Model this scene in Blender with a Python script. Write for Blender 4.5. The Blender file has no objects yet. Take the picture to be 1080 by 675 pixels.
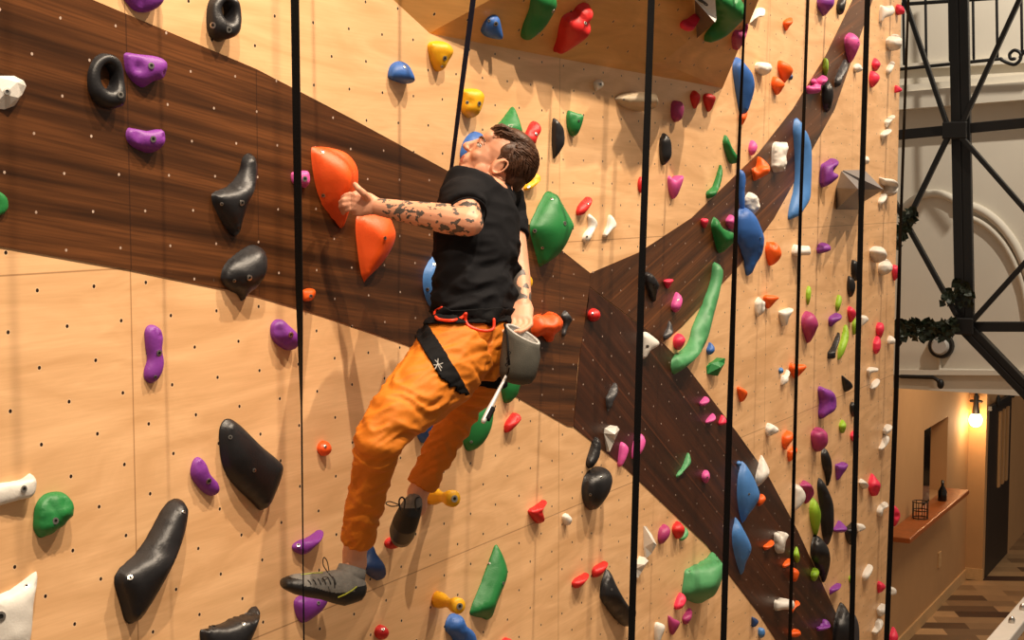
import bpy, bmesh, math, random
from mathutils import Vector, Matrix, noise
from mathutils.bvhtree import BVHTree
from mathutils.geometry import delaunay_2d_cdt
random.seed(7)
C = bpy.context.scene.collection
sc = bpy.context.scene

# ------------------------------------------------------------------ camera
FPX = 1560.0
YAW = math.radians(28.67); PIT = math.radians(4.76)
CAM = Vector((0, -2.67, 5.3))
FW = Vector((math.cos(PIT)*math.cos(YAW), math.cos(PIT)*math.sin(YAW), -math.sin(PIT)))
RT = Vector((math.sin(YAW), -math.cos(YAW), 0))
UP = RT.cross(FW)
cd = bpy.data.cameras.new('camera'); cam = bpy.data.objects.new('camera', cd); C.objects.link(cam)
cd.sensor_width = 36; cd.lens = FPX/1080*36; cd.clip_end = 200; cd.clip_start = 0.05
m3 = Matrix((RT, UP, -FW)).transposed()
cam.matrix_world = Matrix.Translation(CAM) @ m3.to_4x4()
sc.camera = cam

def ray(px, py):
    return (FW*FPX + RT*(px-540) + UP*(337.5-py)).normalized()
def P(px, py, off=0.003):
    """point in the pixel's direction at distance off in front of the climbing wall (plane y=0)"""
    d = ray(px, py); t = (-off - CAM.y)/d.y
    return CAM + d*t
def onX(px, py, X):
    d = ray(px, py); return CAM + d*((X-CAM.x)/d.x)

# ------------------------------------------------------------------ materials
def lin(c):
    return tuple(((v/255)/12.92 if v/255 <= .04045 else ((v/255+.055)/1.055)**2.4) for v in c)+(1,)
def new_mat(name):
    m = bpy.data.materials.new(name); m.use_nodes = True
    nt = m.node_tree; return m, nt, nt.nodes['Principled BSDF']
def N(nt, typ, **kw):
    n = nt.nodes.new(typ)
    for k, v in kw.items():
        if k.startswith('i_'): n.inputs[int(k[2:])].default_value = v
        else: setattr(n, k, v)
    return n
def math_n(nt, op, a, b=None, c=None):
    n = nt.nodes.new('ShaderNodeMath'); n.operation = op
    for i, v in enumerate((a, b, c)):
        if v is None: continue
        if isinstance(v, (int, float)): n.inputs[i].default_value = v
        else: nt.links.new(v, n.inputs[i])
    return n.outputs[0]
def mix_n(nt, fac, a, b):
    n = nt.nodes.new('ShaderNodeMix'); n.data_type = 'RGBA'
    for i, v in ((0, fac), (6, a), (7, b)):
        if isinstance(v, (int, float, tuple)): n.inputs[i].default_value = v
        else: nt.links.new(v, n.inputs[i])
    return n.outputs[2]
def mat(name, rgb, rough=.55, metal=0, var=.12, scale=25, bump=.15, bscale=180, coat=0):
    m, nt, b = new_mat(name)
    tc = N(nt, 'ShaderNodeTexCoord')
    nz = N(nt, 'ShaderNodeTexNoise'); nz.inputs['Scale'].default_value = scale; nz.inputs['Detail'].default_value = 4
    nt.links.new(tc.outputs['Object'], nz.inputs['Vector'])
    c = lin(rgb); d = tuple(v*(1-var*1.6) for v in c[:3])+(1,); e = tuple(min(1, v*(1+var)) for v in c[:3])+(1,)
    nt.links.new(mix_n(nt, nz.outputs[0], d, e), b.inputs['Base Color'])
    b.inputs['Roughness'].default_value = rough; b.inputs['Metallic'].default_value = metal
    if coat: b.inputs['Coat Weight'].default_value = coat
    if bump:
        n2 = N(nt, 'ShaderNodeTexNoise'); n2.inputs['Scale'].default_value = bscale; n2.inputs['Detail'].default_value = 3
        nt.links.new(tc.outputs['Object'], n2.inputs['Vector'])
        bp = N(nt, 'ShaderNodeBump'); bp.inputs['Strength'].default_value = bump; bp.inputs['Distance'].default_value = .004
        nt.links.new(n2.outputs[0], bp.inputs['Height']); nt.links.new(bp.outputs[0], b.inputs['Normal'])
    return m
def glow(name, rgb, s):
    m, nt, b = new_mat(name)
    b.inputs['Emission Color'].default_value = lin(rgb); b.inputs['Emission Strength'].default_value = s
    return m

PITCH = .185
def tnuts(nt, x, z, r, ph):
    outs = []
    for o in (0, .5):
        fx = math_n(nt, 'SUBTRACT', math_n(nt, 'FRACT', math_n(nt, 'MULTIPLY_ADD', x, 1/PITCH, 100.5+o-ph[0]/PITCH)), .5)
        fz = math_n(nt, 'SUBTRACT', math_n(nt, 'FRACT', math_n(nt, 'MULTIPLY_ADD', z, 1/PITCH, 100.5+o-ph[1]/PITCH)), .5)
        d = math_n(nt, 'SQRT', math_n(nt, 'ADD', math_n(nt, 'MULTIPLY', fx, fx), math_n(nt, 'MULTIPLY', fz, fz)))
        outs.append(math_n(nt, 'LESS_THAN', d, r/PITCH))
    return math_n(nt, 'MAXIMUM', *outs)
def line_at(nt, c, pos, w):
    return math_n(nt, 'LESS_THAN', math_n(nt, 'ABSOLUTE', math_n(nt, 'SUBTRACT', c, pos)), w)
NUT = P(40.3, 306.3); NUTP = (NUT.x, NUT.z)
PANEL = [P(x, 500).x for x in (143, 590, 806, 893, 932)]
ROWZ = [P(510, 574).z, P(60, 287.5).z]

def ply(name, rgb=(240, 194, 144), seams=True, flat=False, nr=.0048):
    m, nt, b = new_mat(name)
    tc = N(nt, 'ShaderNodeTexCoord'); sp = N(nt, 'ShaderNodeSeparateXYZ'); nt.links.new(tc.outputs['Object'], sp.inputs[0])
    x, y, z = sp.outputs
    mp = N(nt, 'ShaderNodeMapping'); mp.inputs['Scale'].default_value = (1.0, 1.0, 5.5)
    nt.links.new(tc.outputs['Object'], mp.inputs['Vector'])
    n1 = N(nt, 'ShaderNodeTexNoise'); n1.inputs['Scale'].default_value = 1.7; n1.inputs['Detail'].default_value = 6; n1.inputs['Distortion'].default_value = 1.6
    nt.links.new(mp.outputs[0], n1.inputs['Vector'])
    mp2 = N(nt, 'ShaderNodeMapping'); mp2.inputs['Scale'].default_value = (2.0, 2.0, 60)
    nt.links.new(tc.outputs['Object'], mp2.inputs['Vector'])
    n2 = N(nt, 'ShaderNodeTexNoise'); n2.inputs['Scale'].default_value = 3; n2.inputs['Detail'].default_value = 3; n2.inputs['Distortion'].default_value = .5
    nt.links.new(mp2.outputs[0], n2.inputs['Vector'])
    c = lin(rgb); dk = tuple(v*f for v, f in zip(c, (.80, .74, .66)))+(1,); lt = tuple(min(1, v*1.07) for v in c[:3])+(1,)
    mr = N(nt, 'ShaderNodeMapRange'); mr.inputs[1].default_value = .3; mr.inputs[2].default_value = .7
    nt.links.new(n1.outputs[0], mr.inputs[0])
    col = mix_n(nt, mr.outputs[0], dk, lt)
    mr2 = N(nt, 'ShaderNodeMapRange'); mr2.inputs[1].default_value = .35; mr2.inputs[2].default_value = .8; mr2.inputs[4].default_value = .22
    nt.links.new(n2.outputs[0], mr2.inputs[0])
    col = mix_n(nt, mr2.outputs[0], col, tuple(v*f for v, f in zip(c, (.62, .52, .42)))+(1,))
    # knots
    vo = N(nt, 'ShaderNodeTexVoronoi'); vo.inputs['Scale'].default_value = 1.6; nt.links.new(tc.outputs['Object'], vo.inputs['Vector'])
    kn = math_n(nt, 'MULTIPLY', math_n(nt, 'LESS_THAN', vo.outputs['Distance'], .018), .35)
    col = mix_n(nt, kn, col, lin((150, 95, 50)))
    if seams:
        s = None
        for pz in PANEL:
            l = line_at(nt, x, pz, .0022); s = l if s is None else math_n(nt, 'MAXIMUM', s, l)
        for pz in ROWZ:
            l = line_at(nt, z, pz, .002); s = math_n(nt, 'MAXIMUM', s, l)
        col = mix_n(nt, math_n(nt, 'MULTIPLY', s, .55), col, lin((120, 75, 40)))
    xx = x
    nut = tnuts(nt, xx, z, nr, NUTP)
    rim = tnuts(nt, xx, z, nr*1.5, (NUTP[0], NUTP[1]))
    col = mix_n(nt, math_n(nt, 'MULTIPLY', rim, .28), col, lin((250, 225, 190)))
    col = mix_n(nt, nut, col, lin((38, 22, 16)))
    nt.links.new(col, b.inputs['Base Color'])
    b.inputs['Roughness'].default_value = .42; b.inputs['Specular IOR Level'].default_value = .35
    return m

def walnut(name, pa, pb, rgb=(92, 54, 26), plank=.0):
    """dark veneer; pa, pb: two points on the wall that give the grain direction"""
    ang = math.atan2(pb.z-pa.z, pb.x-pa.x)
    m, nt, b = new_mat(name)
    tc = N(nt, 'ShaderNodeTexCoord'); sp = N(nt, 'ShaderNodeSeparateXYZ'); nt.links.new(tc.outputs['Object'], sp.inputs[0])
    x, y, z = sp.outputs
    ca, sa = math.cos(ang), math.sin(ang)
    u = math_n(nt, 'ADD', math_n(nt, 'MULTIPLY', x, ca), math_n(nt, 'MULTIPLY', z, sa))
    v = math_n(nt, 'SUBTRACT', math_n(nt, 'MULTIPLY', z, ca), math_n(nt, 'MULTIPLY', x, sa))
    cb = N(nt, 'ShaderNodeCombineXYZ'); nt.links.new(math_n(nt, 'MULTIPLY', u, .35), cb.inputs[0]); nt.links.new(math_n(nt, 'MULTIPLY', v, 9), cb.inputs[1])
    n1 = N(nt, 'ShaderNodeTexNoise'); n1.inputs['Scale'].default_value = 2.2; n1.inputs['Detail'].default_value = 7; n1.inputs['Distortion'].default_value = .4
    nt.links.new(cb.outputs[0], n1.inputs['Vector'])
    cb2 = N(nt, 'ShaderNodeCombineXYZ'); nt.links.new(math_n(nt, 'MULTIPLY', u, 1.5), cb2.inputs[0]); nt.links.new(math_n(nt, 'MULTIPLY', v, 70), cb2.inputs[1])
    n2 = N(nt, 'ShaderNodeTexNoise'); n2.inputs['Scale'].default_value = 2; n2.inputs['Detail'].default_value = 3
    nt.links.new(cb2.outputs[0], n2.inputs['Vector'])
    c = lin(rgb)
    mr = N(nt, 'ShaderNodeMapRange'); mr.inputs[1].default_value = .33; mr.inputs[2].default_value = .68; nt.links.new(n1.outputs[0], mr.inputs[0])
    col = mix_n(nt, mr.outputs[0], tuple(v*.26 for v in c[:3])+(1,), tuple(v*1.5 for v in c[:3])+(1,))
    mr2 = N(nt, 'ShaderNodeMapRange'); mr2.inputs[1].default_value = .4; mr2.inputs[2].default_value = .75; mr2.inputs[4].default_value = .75; nt.links.new(n2.outputs[0], mr2.inputs[0])
    col = mix_n(nt, mr2.outputs[0], col, tuple(v*.3 for v in c[:3])+(1,))
    if plank:
        f = math_n(nt, 'FRACT', math_n(nt, 'MULTIPLY_ADD', v, 1/plank, 50))
        ln = math_n(nt, 'LESS_THAN', f, .03)
        col = mix_n(nt, math_n(nt, 'MULTIPLY', ln, .5), col, tuple(min(1, v*2.6) for v in c[:3])+(1,))
        fl = math_n(nt, 'FLOOR', math_n(nt, 'MULTIPLY_ADD', v, 1/plank, 50))
        wn = N(nt, 'ShaderNodeTexWhiteNoise', noise_dimensions='1D'); nt.links.new(fl, wn.inputs['W'])
        col = mix_n(nt, math_n(nt, 'MULTIPLY', wn.outputs[0], .45), col, tuple(v*.5 for v in c[:3])+(1,))
    s = None
    for pz in PANEL[:3]+[P(272, 200).x]:
        l = line_at(nt, x, pz, .002); s = l if s is None else math_n(nt, 'MAXIMUM', s, l)
    if not plank: col = mix_n(nt, math_n(nt, 'MULTIPLY', s, .6), col, lin((35, 18, 10)))
    nut = tnuts(nt, x, z, .0037, NUTP)
    wn = N(nt, 'ShaderNodeTexNoise'); wn.inputs['Scale'].default_value = 9; nt.links.new(tc.outputs['Object'], wn.inputs['Vector'])
    nc = mix_n(nt, wn.outputs[0], lin((120, 90, 70)), lin((225, 205, 190)))
    col = mix_n(nt, nut, col, nc)
    nt.links.new(col, b.inputs['Base Color'])
    b.inputs['Roughness'].default_value = .4; b.inputs['Specular IOR Level'].default_value = .3
    return m

PAL = dict(purple=(128, 52, 152), black=(27, 26, 29), orange=(248, 98, 20), green=(28, 122, 58), blue=(48, 100, 178),
           yellow=(240, 178, 14), red=(206, 30, 30), pink=(214, 84, 158), magenta=(164, 52, 110), white=(226, 222, 214),
           beige=(196, 178, 150), lime=(146, 190, 44), grey=(122, 121, 124), coral=(232, 48, 84), sky=(72, 128, 196),
           mint=(76, 150, 96), vermilion=(255, 92, 26), charcoal=(58, 57, 60), navy=(34, 62, 112))
ROUGH = dict(black=.4, charcoal=.42)
M = {k: mat('polyurethane '+k, v, rough=ROUGH.get(k, .5), var=.10 if k != 'black' else .4, scale=18 if k != 'black' else 14) for k, v in PAL.items()}
M['steel'] = mat('bolt steel', (190, 185, 178), .3, 1, bump=0)
M['socket'] = mat('bolt socket', (25, 22, 20), .6, bump=0)

# ------------------------------------------------------------------ object helpers
def link(name, me, mats, parent=None):
    o = bpy.data.objects.new(name, me); C.objects.link(o)
    for mm in (mats if isinstance(mats, (list, tuple)) else [mats]): me.materials.append(mm)
    if parent is not None:
        o.parent = parent
        if parent.matrix_basis != Matrix(): o.matrix_parent_inverse = parent_world(parent).inverted()
    return o
def parent_world(o):
    m = o.matrix_basis.copy()
    while o.parent:
        m = o.matrix_parent_inverse @ m; o = o.parent; m = o.matrix_basis @ m
    return m
def mesh_obj(name, verts, faces, mats, parent=None, smooth=False, mi=None, recenter=False):
    me = bpy.data.meshes.new(name)
    verts = [Vector(v) for v in verts]; loc = None
    if recenter and parent is None:
        loc = sum(verts, Vector())/len(verts); verts = [v-loc for v in verts]
    me.from_pydata([tuple(v) for v in verts], [], faces)
    if smooth: me.polygons.foreach_set('use_smooth', [True]*len(faces))
    if mi: me.polygons.foreach_set('material_index', mi)
    me.update()
    o = link(name, me, mats, parent)
    if loc: o.location = loc
    return o
def tag(o, label=None, cat=None, group=None, kind=None):
    for k, v in (('label', label), ('category', cat), ('group', group), ('kind', kind)):
        if v: o[k] = v
    return o
def empty(name, loc, label, cat, group=None):
    o = bpy.data.objects.new(name, None); C.objects.link(o); o.location = loc; o.empty_display_size = .1
    return tag(o, label, cat, group)

class MB:
    def __init__(s): s.v = []; s.f = []; s.mi = []
    def add(s, v, f, mi=0):
        b = len(s.v); s.v += [Vector(p) for p in v]; s.f += [tuple(b+i for i in q) for q in f]; s.mi += [mi]*len(f); return s
    def box(s, c, sz, rot=None, mi=0):
        R = rot or Matrix.Identity(3); c = Vector(c)
        v = [c + R @ Vector((x*sz[0]/2, y*sz[1]/2, z*sz[2]/2)) for x in (-1, 1) for y in (-1, 1) for z in (-1, 1)]
        return s.add(v, [(0,1,3,2),(4,6,7,5),(0,4,5,1),(2,3,7,6),(0,2,6,4),(1,5,7,3)], mi)
    def bar(s, a, b, w, d, side=None, mi=0):
        a, b = Vector(a), Vector(b); t = (b-a); L = t.length; t.normalize()
        sd = Vector(side) if side is not None else Vector((0, 1, 0))
        n = t.cross(sd)
        if n.length < 1e-4: n = t.cross(Vector((1, 0, 0)))
        n.normalize(); sd = n.cross(t).normalized()
        return s.box((a+b)/2, (L, w, d), Matrix((t, sd, n)).transposed(), mi)
    def tube(s, pts, rad, n=12, caps=True, axis=None, mi=0, closed=False):
        pts = [Vector(p) for p in pts]; k = len(pts)
        if not isinstance(rad, (list, tuple)): rad = [rad]*k
        rad = [(r, r) if not isinstance(r, (list, tuple)) else r for r in rad]
        ref = Vector(axis) if axis is not None else None
        rings = []; up = None
        def frame(t):
            nonlocal up
            if ref is not None:
                a = ref - t*ref.dot(t)
            else:
                if up is None:
                    up = Vector((0, 0, 1)) if abs(t.z) < .9 else Vector((1, 0, 0))
                a = up - t*up.dot(t)
            a.normalize(); up = a; return a, t.cross(a)
        for i in range(k):
            if closed: t = (pts[(i+1) % k]-pts[i-1]).normalized()
            else: t = (pts[min(i+1, k-1)]-pts[max(i-1, 0)]).normalized()
            a, b = frame(t); rings.append((pts[i], a, b, rad[i], t))
        out = []
        if caps and not closed:
            p, a, b, r, t = rings[0]; q = min(r)
            out.append((p-t*q*.95, a, b, (r[0]*.3, r[1]*.3))); out.append((p-t*q*.7, a, b, (r[0]*.7, r[1]*.7)))
        out += [(p, a, b, r) for p, a, b, r, t in rings]
        if caps and not closed:
            p, a, b, r, t = rings[-1]; q = min(r)
            out.append((p+t*q*.7, a, b, (r[0]*.7, r[1]*.7))); out.append((p+t*q*.95, a, b, (r[0]*.3, r[1]*.3)))
        v = []; f = []
        for p, a, b, r in out:
            for j in range(n):
                th = 2*math.pi*j/n; v.append(p + a*(math.cos(th)*r[0]) + b*(math.sin(th)*r[1]))
        K = len(out)
        for i in range(K if closed else K-1):
            for j in range(n):
                i2 = (i+1) % K
                f.append((i*n+j, i*n+(j+1) % n, i2*n+(j+1) % n, i2*n+j))
        if not closed:
            f.append(tuple(reversed(range(n)))); f.append(tuple((K-1)*n+j for j in range(n)))
        return s.add(v, f, mi)
    def ell(s, c, r, M3=None, nu=20, nv=12, mi=0):
        R = M3 or Matrix.Identity(3); c = Vector(c); v = [c + R @ Vector((0, 0, r[2]))]; f = []
        for i in range(1, nv):
            ph = math.pi*i/nv
            for j in range(nu):
                th = 2*math.pi*j/nu
                v.append(c + R @ Vector((r[0]*math.sin(ph)*math.cos(th), r[1]*math.sin(ph)*math.sin(th), r[2]*math.cos(ph))))
        v.append(c - R @ Vector((0, 0, r[2])))
        for j in range(nu): f.append((0, 1+j, 1+(j+1) % nu))
        for i in range(nv-2):
            for j in range(nu):
                a = 1+i*nu; b = a+nu; f.append((a+j, b+j, b+(j+1) % nu, a+(j+1) % nu))
        a = 1+(nv-2)*nu
        for j in range(nu): f.append((a+j, len(v)-1, a+(j+1) % nu))
        return s.add(v, f, mi)
    def build(s, name, mats, parent=None, smooth=False, recenter=True):
        return mesh_obj(name, s.v, s.f, mats, parent, smooth, s.mi, recenter)

def apply_mods(o):
    dg = bpy.context.evaluated_depsgraph_get()
    bpy.context.view_layer.update()
    me = bpy.data.meshes.new_from_object(o.evaluated_get(dg))
    o.modifiers.clear(); old = o.data; o.data = me; return o
def remesh(o, vox, smooth=4, fac=.5):
    m = o.modifiers.new('r', 'REMESH'); m.mode = 'VOXEL'; m.voxel_size = vox; m.use_smooth_shade = True
    if smooth:
        s = o.modifiers.new('s', 'SMOOTH'); s.iterations = smooth; s.factor = fac
    apply_mods(o)
    o.data.polygons.foreach_set('use_smooth', [True]*len(o.data.polygons)); return o
def bevel(o, w, seg=2):
    b = o.modifiers.new('b', 'BEVEL'); b.width = w; b.segments = seg; b.limit_method = 'ANGLE'; return o
# ------------------------------------------------------------------ climbing wall (the setting)
FLOOR = 0.0; WTOP = 9.2; WX0 = -3.0
WX1 = P(949, 100).x
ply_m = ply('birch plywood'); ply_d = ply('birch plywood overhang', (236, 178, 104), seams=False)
th = .12
mb = MB()
mb.add([(WX0, 0, FLOOR), (WX1, 0, FLOOR), (WX1, 0, WTOP), (WX0, 0, WTOP)], [(0, 1, 2, 3)])
mb.add([(WX0, th, FLOOR), (WX1, th, FLOOR), (WX1, th, WTOP), (WX0, th, WTOP), (WX0, 0, FLOOR), (WX1, 0, FLOOR), (WX1, 0, WTOP), (WX0, 0, WTOP)],
       [(3, 2, 1, 0), (5, 1, 2, 6), (4, 7, 3, 0), (7, 6, 2, 3), (4, 0, 1, 5)])
wall = mb.build('wall_left', ply_m, recenter=False); tag(wall, kind='structure')

def trim(name, pix, m):
    pts = [P(x, y, 0) for x, y in pix]
    v = [(p.x, -.003, p.z) for p in pts]+[(p.x, 0.0, p.z) for p in pts]; n = len(pts)
    f = [tuple(range(n))]+[(i, (i+1) % n, n+(i+1) % n, n+i) for i in range(n)]
    o = mesh_obj(name, v, f, m); tag(o, kind='structure')
    bm = bmesh.new(); bm.from_mesh(o.data); bmesh.ops.recalc_face_normals(bm, faces=bm.faces); bm.to_mesh(o.data); bm.free()
    return o
wA = walnut('walnut veneer level', P(0, 55), P(250, 128))
wB = walnut('walnut veneer rising', P(690, 290), P(805, 185), (96, 56, 27), plank=.24)
wC = walnut('walnut veneer falling', P(640, 350), P(800, 560), (74, 38, 18), plank=.3)
trim('trim_1', [(-330, -160), (-60, -62), (95, -1), (185, 37), (270, 73), (370, 125), (473, 181), (550, 231), (622, 288), (620, 318), (609, 384), (604, 450),
                (598, 449), (544, 418), (430, 364), (340, 333), (270, 312), (135, 284), (0, 260), (-330, 210)], wA)
trim('trim_2', [(622.5, 288), (674, 266), (729, 230), (800, 161), (836, 115), (871, 58), (899, 0), (925, -60), (936, -60), (920, 0), (880, 115), (816, 230), (780, 279), (718, 345), (699, 361), (621, 302)], wB)
trim('trim_3', [(621, 303), (699, 362), (725, 388), (779, 459), (811, 504), (841, 560), (882, 648), (912, 730), (850, 730), (818, 675), (800, 647), (745, 575), (660, 494), (604.5, 450), (610, 384)], wC)

# faceted overhang above the climber's head
oA = P(453, 35, 0); oA2 = P(350, -60, 0); oE = P(575, -32, .20)
oB = P(762, 93, 0); oC = P(799, 3, .32); oC2 = oB+(oC-oB)*1.25
oM = P(585, 60.5, 0); oM2 = P(606, -70, .30)
oN = P(697, 66, .07); oN2 = P(708, -70, .38)
oTop = [Vector((p.x, p.y, 9.2)) for p in (oA2, oE, oM2, oN2, oC2)]
V = [oA, oA2, oE, oB, oC, oC2, oM, oM2, oN, oN2]+oTop+[Vector((oC2.x+.15, 0, oC2.z)), Vector((oC2.x+.15, 0, 9.2))]
F = [(0, 1, 2), (0, 2, 7, 6), (6, 7, 9, 8), (6, 8, 3), (3, 8, 4), (4, 8, 9, 5), (3, 4, 5, 15), (15, 5, 14, 16), (10, 11, 12, 13, 14, 16), (1, 10, 11, 2), (2, 11, 12, 7), (7, 12, 13, 9), (9, 13, 14, 5)]
over = mesh_obj('wall_overhang', V, F, ply_d); tag(over, kind='structure')
bm = bmesh.new(); bm.from_mesh(over.data); bmesh.ops.triangulate(bm, faces=[f for f in bm.faces if len(f.verts) > 3]); bmesh.ops.recalc_face_normals(bm, faces=bm.faces)
bm.to_mesh(over.data); bm.free()
over_bvh = BVHTree.FromPolygons([v.co for v in over.data.vertices], [tuple(p.vertices) for p in over.data.polygons])

# ------------------------------------------------------------------ climbing holds
CROP = dict(A=(0,0,3), B=(0,225,3), C=(0,450,3), D=(270,0,3), E=(270,225,3), F=(270,450,3), G=(500,0,4.5), H=(500,150,4.5), I=(500,300,4.5), J=(500,450,3),
            K=(660,0,5.87), L=(660,115,5.87), M=(660,230,5.87), N=(660,345,5.87), O=(660,460,5.87), P=(660,560,5.87),
            Q=(780,0,5.87), R=(780,115,5.87), S=(780,230,5.87), T=(780,345,5.87), U=(780,460,5.87), V=(780,560,5.87),
            W=(340,300,3.067), X=(280,480,3.4625), Y=(340,120,2.933), Z=(0,0,1))
def cv(crop, pts):
    x0, y0, s = CROP[crop]; return [(x0+x/s, y0+y/s) for x, y in pts]
def parse(s): return [tuple(float(t) for t in p.split(',')) for p in s.split()]

def spline(pts, n):
    k = len(pts); out = []
    for i in range(k):
        p0, p1, p2, p3 = (Vector(pts[(i+j-1) % k]) for j in range(4))
        L = max(1, int(n*(p2-p1).length))
        for q in range(L):
            t = q/L
            out.append(.5*((2*p1)+(p2-p0)*t+(2*p0-5*p1+4*p2-p3)*t*t+(3*p1-p0-3*p2+p3)*t**3))
    return out
def seg_dist(p, a, b):
    d = b-a; t = max(0, min(1, (p-a).dot(d)/max(1e-12, d.dot(d)))); return (p-(a+d*t)).length
def inside(p, poly):
    c = False; n = len(poly)
    for i in range(n):
        a, b = poly[i], poly[i-1]
        if (a.y > p.y) != (b.y > p.y) and p.x < (b.x-a.x)*(p.y-a.y)/(b.y-a.y)+a.x: c = not c
    return c

def add_bolt(parent, pos, nrm, r=.0085):
    t = nrm.normalized(); a = t.orthogonal().normalized(); b = t.cross(a)
    m = MB(); n = 14; v = []
    for rr, h in ((r, -.002), (r, .0022), (r*.52, .0026), (r*.48, .0004)):
        for j in range(n):
            w = 2*math.pi*j/n; v.append(pos+t*h+a*math.cos(w)*rr+b*math.sin(w)*rr)
    f = [(i*n+j, i*n+(j+1) % n, (i+1)*n+(j+1) % n, (i+1)*n+j) for i in range(3) for j in range(n)]
    m.add(v, f, 0); m.add(v[3*n:], [tuple(range(n))], 1)
    return m.build('bolt', [M['steel'], M['socket']], parent, smooth=False, recenter=False)

def local(vs, parent): return vs
HOLDS = []
def hold(color, crop, pts, label, st='s', h=.55, th=None, bolts='', dents='', apex='', over=False, hole=None, rock=0, group=None, name='climbing_hold', flare=.3, cat='climbing hold'):
    pix = cv(crop, parse(pts)); s_ = CROP[crop][2]
    cx = sum(p[0] for p in pix)/len(pix); cy = sum(p[1] for p in pix)/len(pix)
    if th is None: th = math.radians(10+38*max(0, min(1, cx/900)))
    else: th = math.radians(th)
    if over:
        hit, nr, _, _ = over_bvh.ray_cast(CAM, ray(cx, cy))
        if nr.dot(ray(cx, cy)) > 0: nr = -nr
        org = hit + nr*.002; nn = nr
        uu = Vector((0, 0, 1)).cross(nn)
        if uu.x < 0: uu = -uu
        uu.normalize(); vv = uu.cross(-nn).normalized()
        if vv.z < 0: vv = -vv
    else:
        org = Vector((0, -.003, 0)); nn = Vector((0, -1, 0)); uu = Vector((1, 0, 0)); vv = Vector((0, 0, 1))
    def hitp(px, py, o, n):
        d = ray(px, py); return CAM + d*((o-CAM).dot(n)/d.dot(n))
    base = [hitp(x, y, org, nn) for x, y in pix]
    left = min(base, key=lambda p: p.dot(uu))
    d = uu*math.cos(th)+nn*math.sin(th)          # tilted face of the hold
    pn = nn*math.cos(th)-uu*math.sin(th)
    def to2(px, py):
        q = hitp(px, py, left, pn)-left; return Vector((q.dot(d), q.dot(vv)))
    poly = [to2(*p) for p in pix]
    xs = [p.x for p in poly]; ys = [p.y for p in poly]; L = max(max(xs)-min(xs), max(ys)-min(ys))
    wmin = min(max(xs)-min(xs), max(ys)-min(ys))
    if sum(poly[i-1].x*poly[i].y-poly[i].x*poly[i-1].y for i in range(len(poly))) < 0: poly.reverse()
    dn = [(to2(*cv(crop, [q[:2]])[0]), q[2]/s_/FPX*(left-CAM).length, q[3] if len(q) > 3 else 1) for q in parse(dents)] if dents else []
    seed = Vector((cx*.37, cy*.21, 3.1))
    if hole:
        hc = to2(*cv(crop, [hole[:2]])[0]); e1 = to2(*cv(crop, [(hole[0]+hole[2], hole[1])])[0])-hc; e2 = to2(*cv(crop, [(hole[0], hole[1]+hole[3])])[0])-hc
        n = 40; out = []
        sp = spline(poly, 60/L)
        def radial(ang):
            dv = Vector((math.cos(ang), math.sin(ang))); best = None
            for i in range(len(sp)):
                a, b = sp[i-1]-hc, sp[i]-hc; e = b-a; den = dv.x*e.y-dv.y*e.x
                if abs(den) < 1e-12: continue
                t = (a.x*e.y-a.y*e.x)/den; q = (a.x*dv.y-a.y*dv.x)/den
                if t > 0 and -.001 <= q <= 1.001: best = t if best is None else max(best, t)
            return hc+dv*(best or L/2)
        v = []; f = []; K = 9
        for j in range(n):
            ang = 2*math.pi*j/n; o_ = radial(ang)
            dv = Vector((math.cos(ang), math.sin(ang)))
            ri = 1/math.sqrt((dv.x/max(1e-6, e1.length))**2+(dv.y/max(1e-6, e2.length))**2)
            i_ = hc+dv*ri; w = (o_-i_).length
            for k in range(K):
                t = k/(K-1); q = o_.lerp(i_, t); hh = h*w*math.sin(math.pi*t)**.6 if 0 < t < 1 else 0
                p3 = left+d*q.x+vv*q.y; pr = (p3-org).dot(nn)
                if k == 0 or k == K-1: p3 = p3-nn*(pr+.0035)
                else: p3 = p3+pn*hh
                v.append(p3)
        f = [(j*K+k, ((j+1) % n)*K+k, ((j+1) % n)*K+k+1, j*K+k+1) for j in range(n) for k in range(K-1)]
        o = mesh_obj(name, v, f, M[color], smooth=True, recenter=True)
        bm = bmesh.new(); bm.from_mesh(o.data); bmesh.ops.recalc_face_normals(bm, faces=bm.faces); bm.to_mesh(o.data); bm.free()
        tag(o, label, cat, group)
        for q in (parse(bolts) if bolts else []):
            p = cv(crop, [q])[0]; dd = ray(*p); me = o.data
            bv = BVHTree.FromPolygons([vv_.co+o.location for vv_ in me.vertices], [tuple(pp.vertices) for pp in me.polygons])
            hh = bv.ray_cast(CAM, dd)
            if hh[0]: add_bolt(o, hh[0], hh[1] if hh[1].dot(dd) < 0 else -hh[1])
        return o
    if st == 'f':
        bd = poly; inner = []; hts = {}
        for q in (parse(apex) if apex else []):
            inner.append((to2(*cv(crop, [q[:2]])[0]), q[2]*wmin))
        V2 = bd+[a for a, _ in inner]; nb = len(bd)
        hs = [0]*nb+[b for _, b in inner]
    else:
        bd = spline(poly, (26 if L > .12 else 18)/L); nb = len(bd)
        step = L/(13 if L > .12 else 9); V2 = list(bd); hs = [0]*nb
        dist = lambda p: min(seg_dist(p, bd[i-1], bd[i]) for i in range(nb))
        for off in (.03, .085):
            for i in range(nb):
                t = (bd[(i+1) % nb]-bd[i-1]); 
                if t.length < 1e-9: continue
                t.normalize(); q = bd[i]+Vector((-t.y, t.x))*off*L
                if inside(q, bd) and dist(q) > off*L*.85: V2.append(q)
        y = min(ys)-step/2; r = 0
        while y < max(ys)+step:
            x = min(xs)-step/2+(step/2 if r % 2 else 0)
            while x < max(xs)+step:
                q = Vector((x, y))
                if inside(q, bd) and dist(q) > .12*L: V2.append(q)
                x += step
            y += step*.87; r += 1
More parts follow.
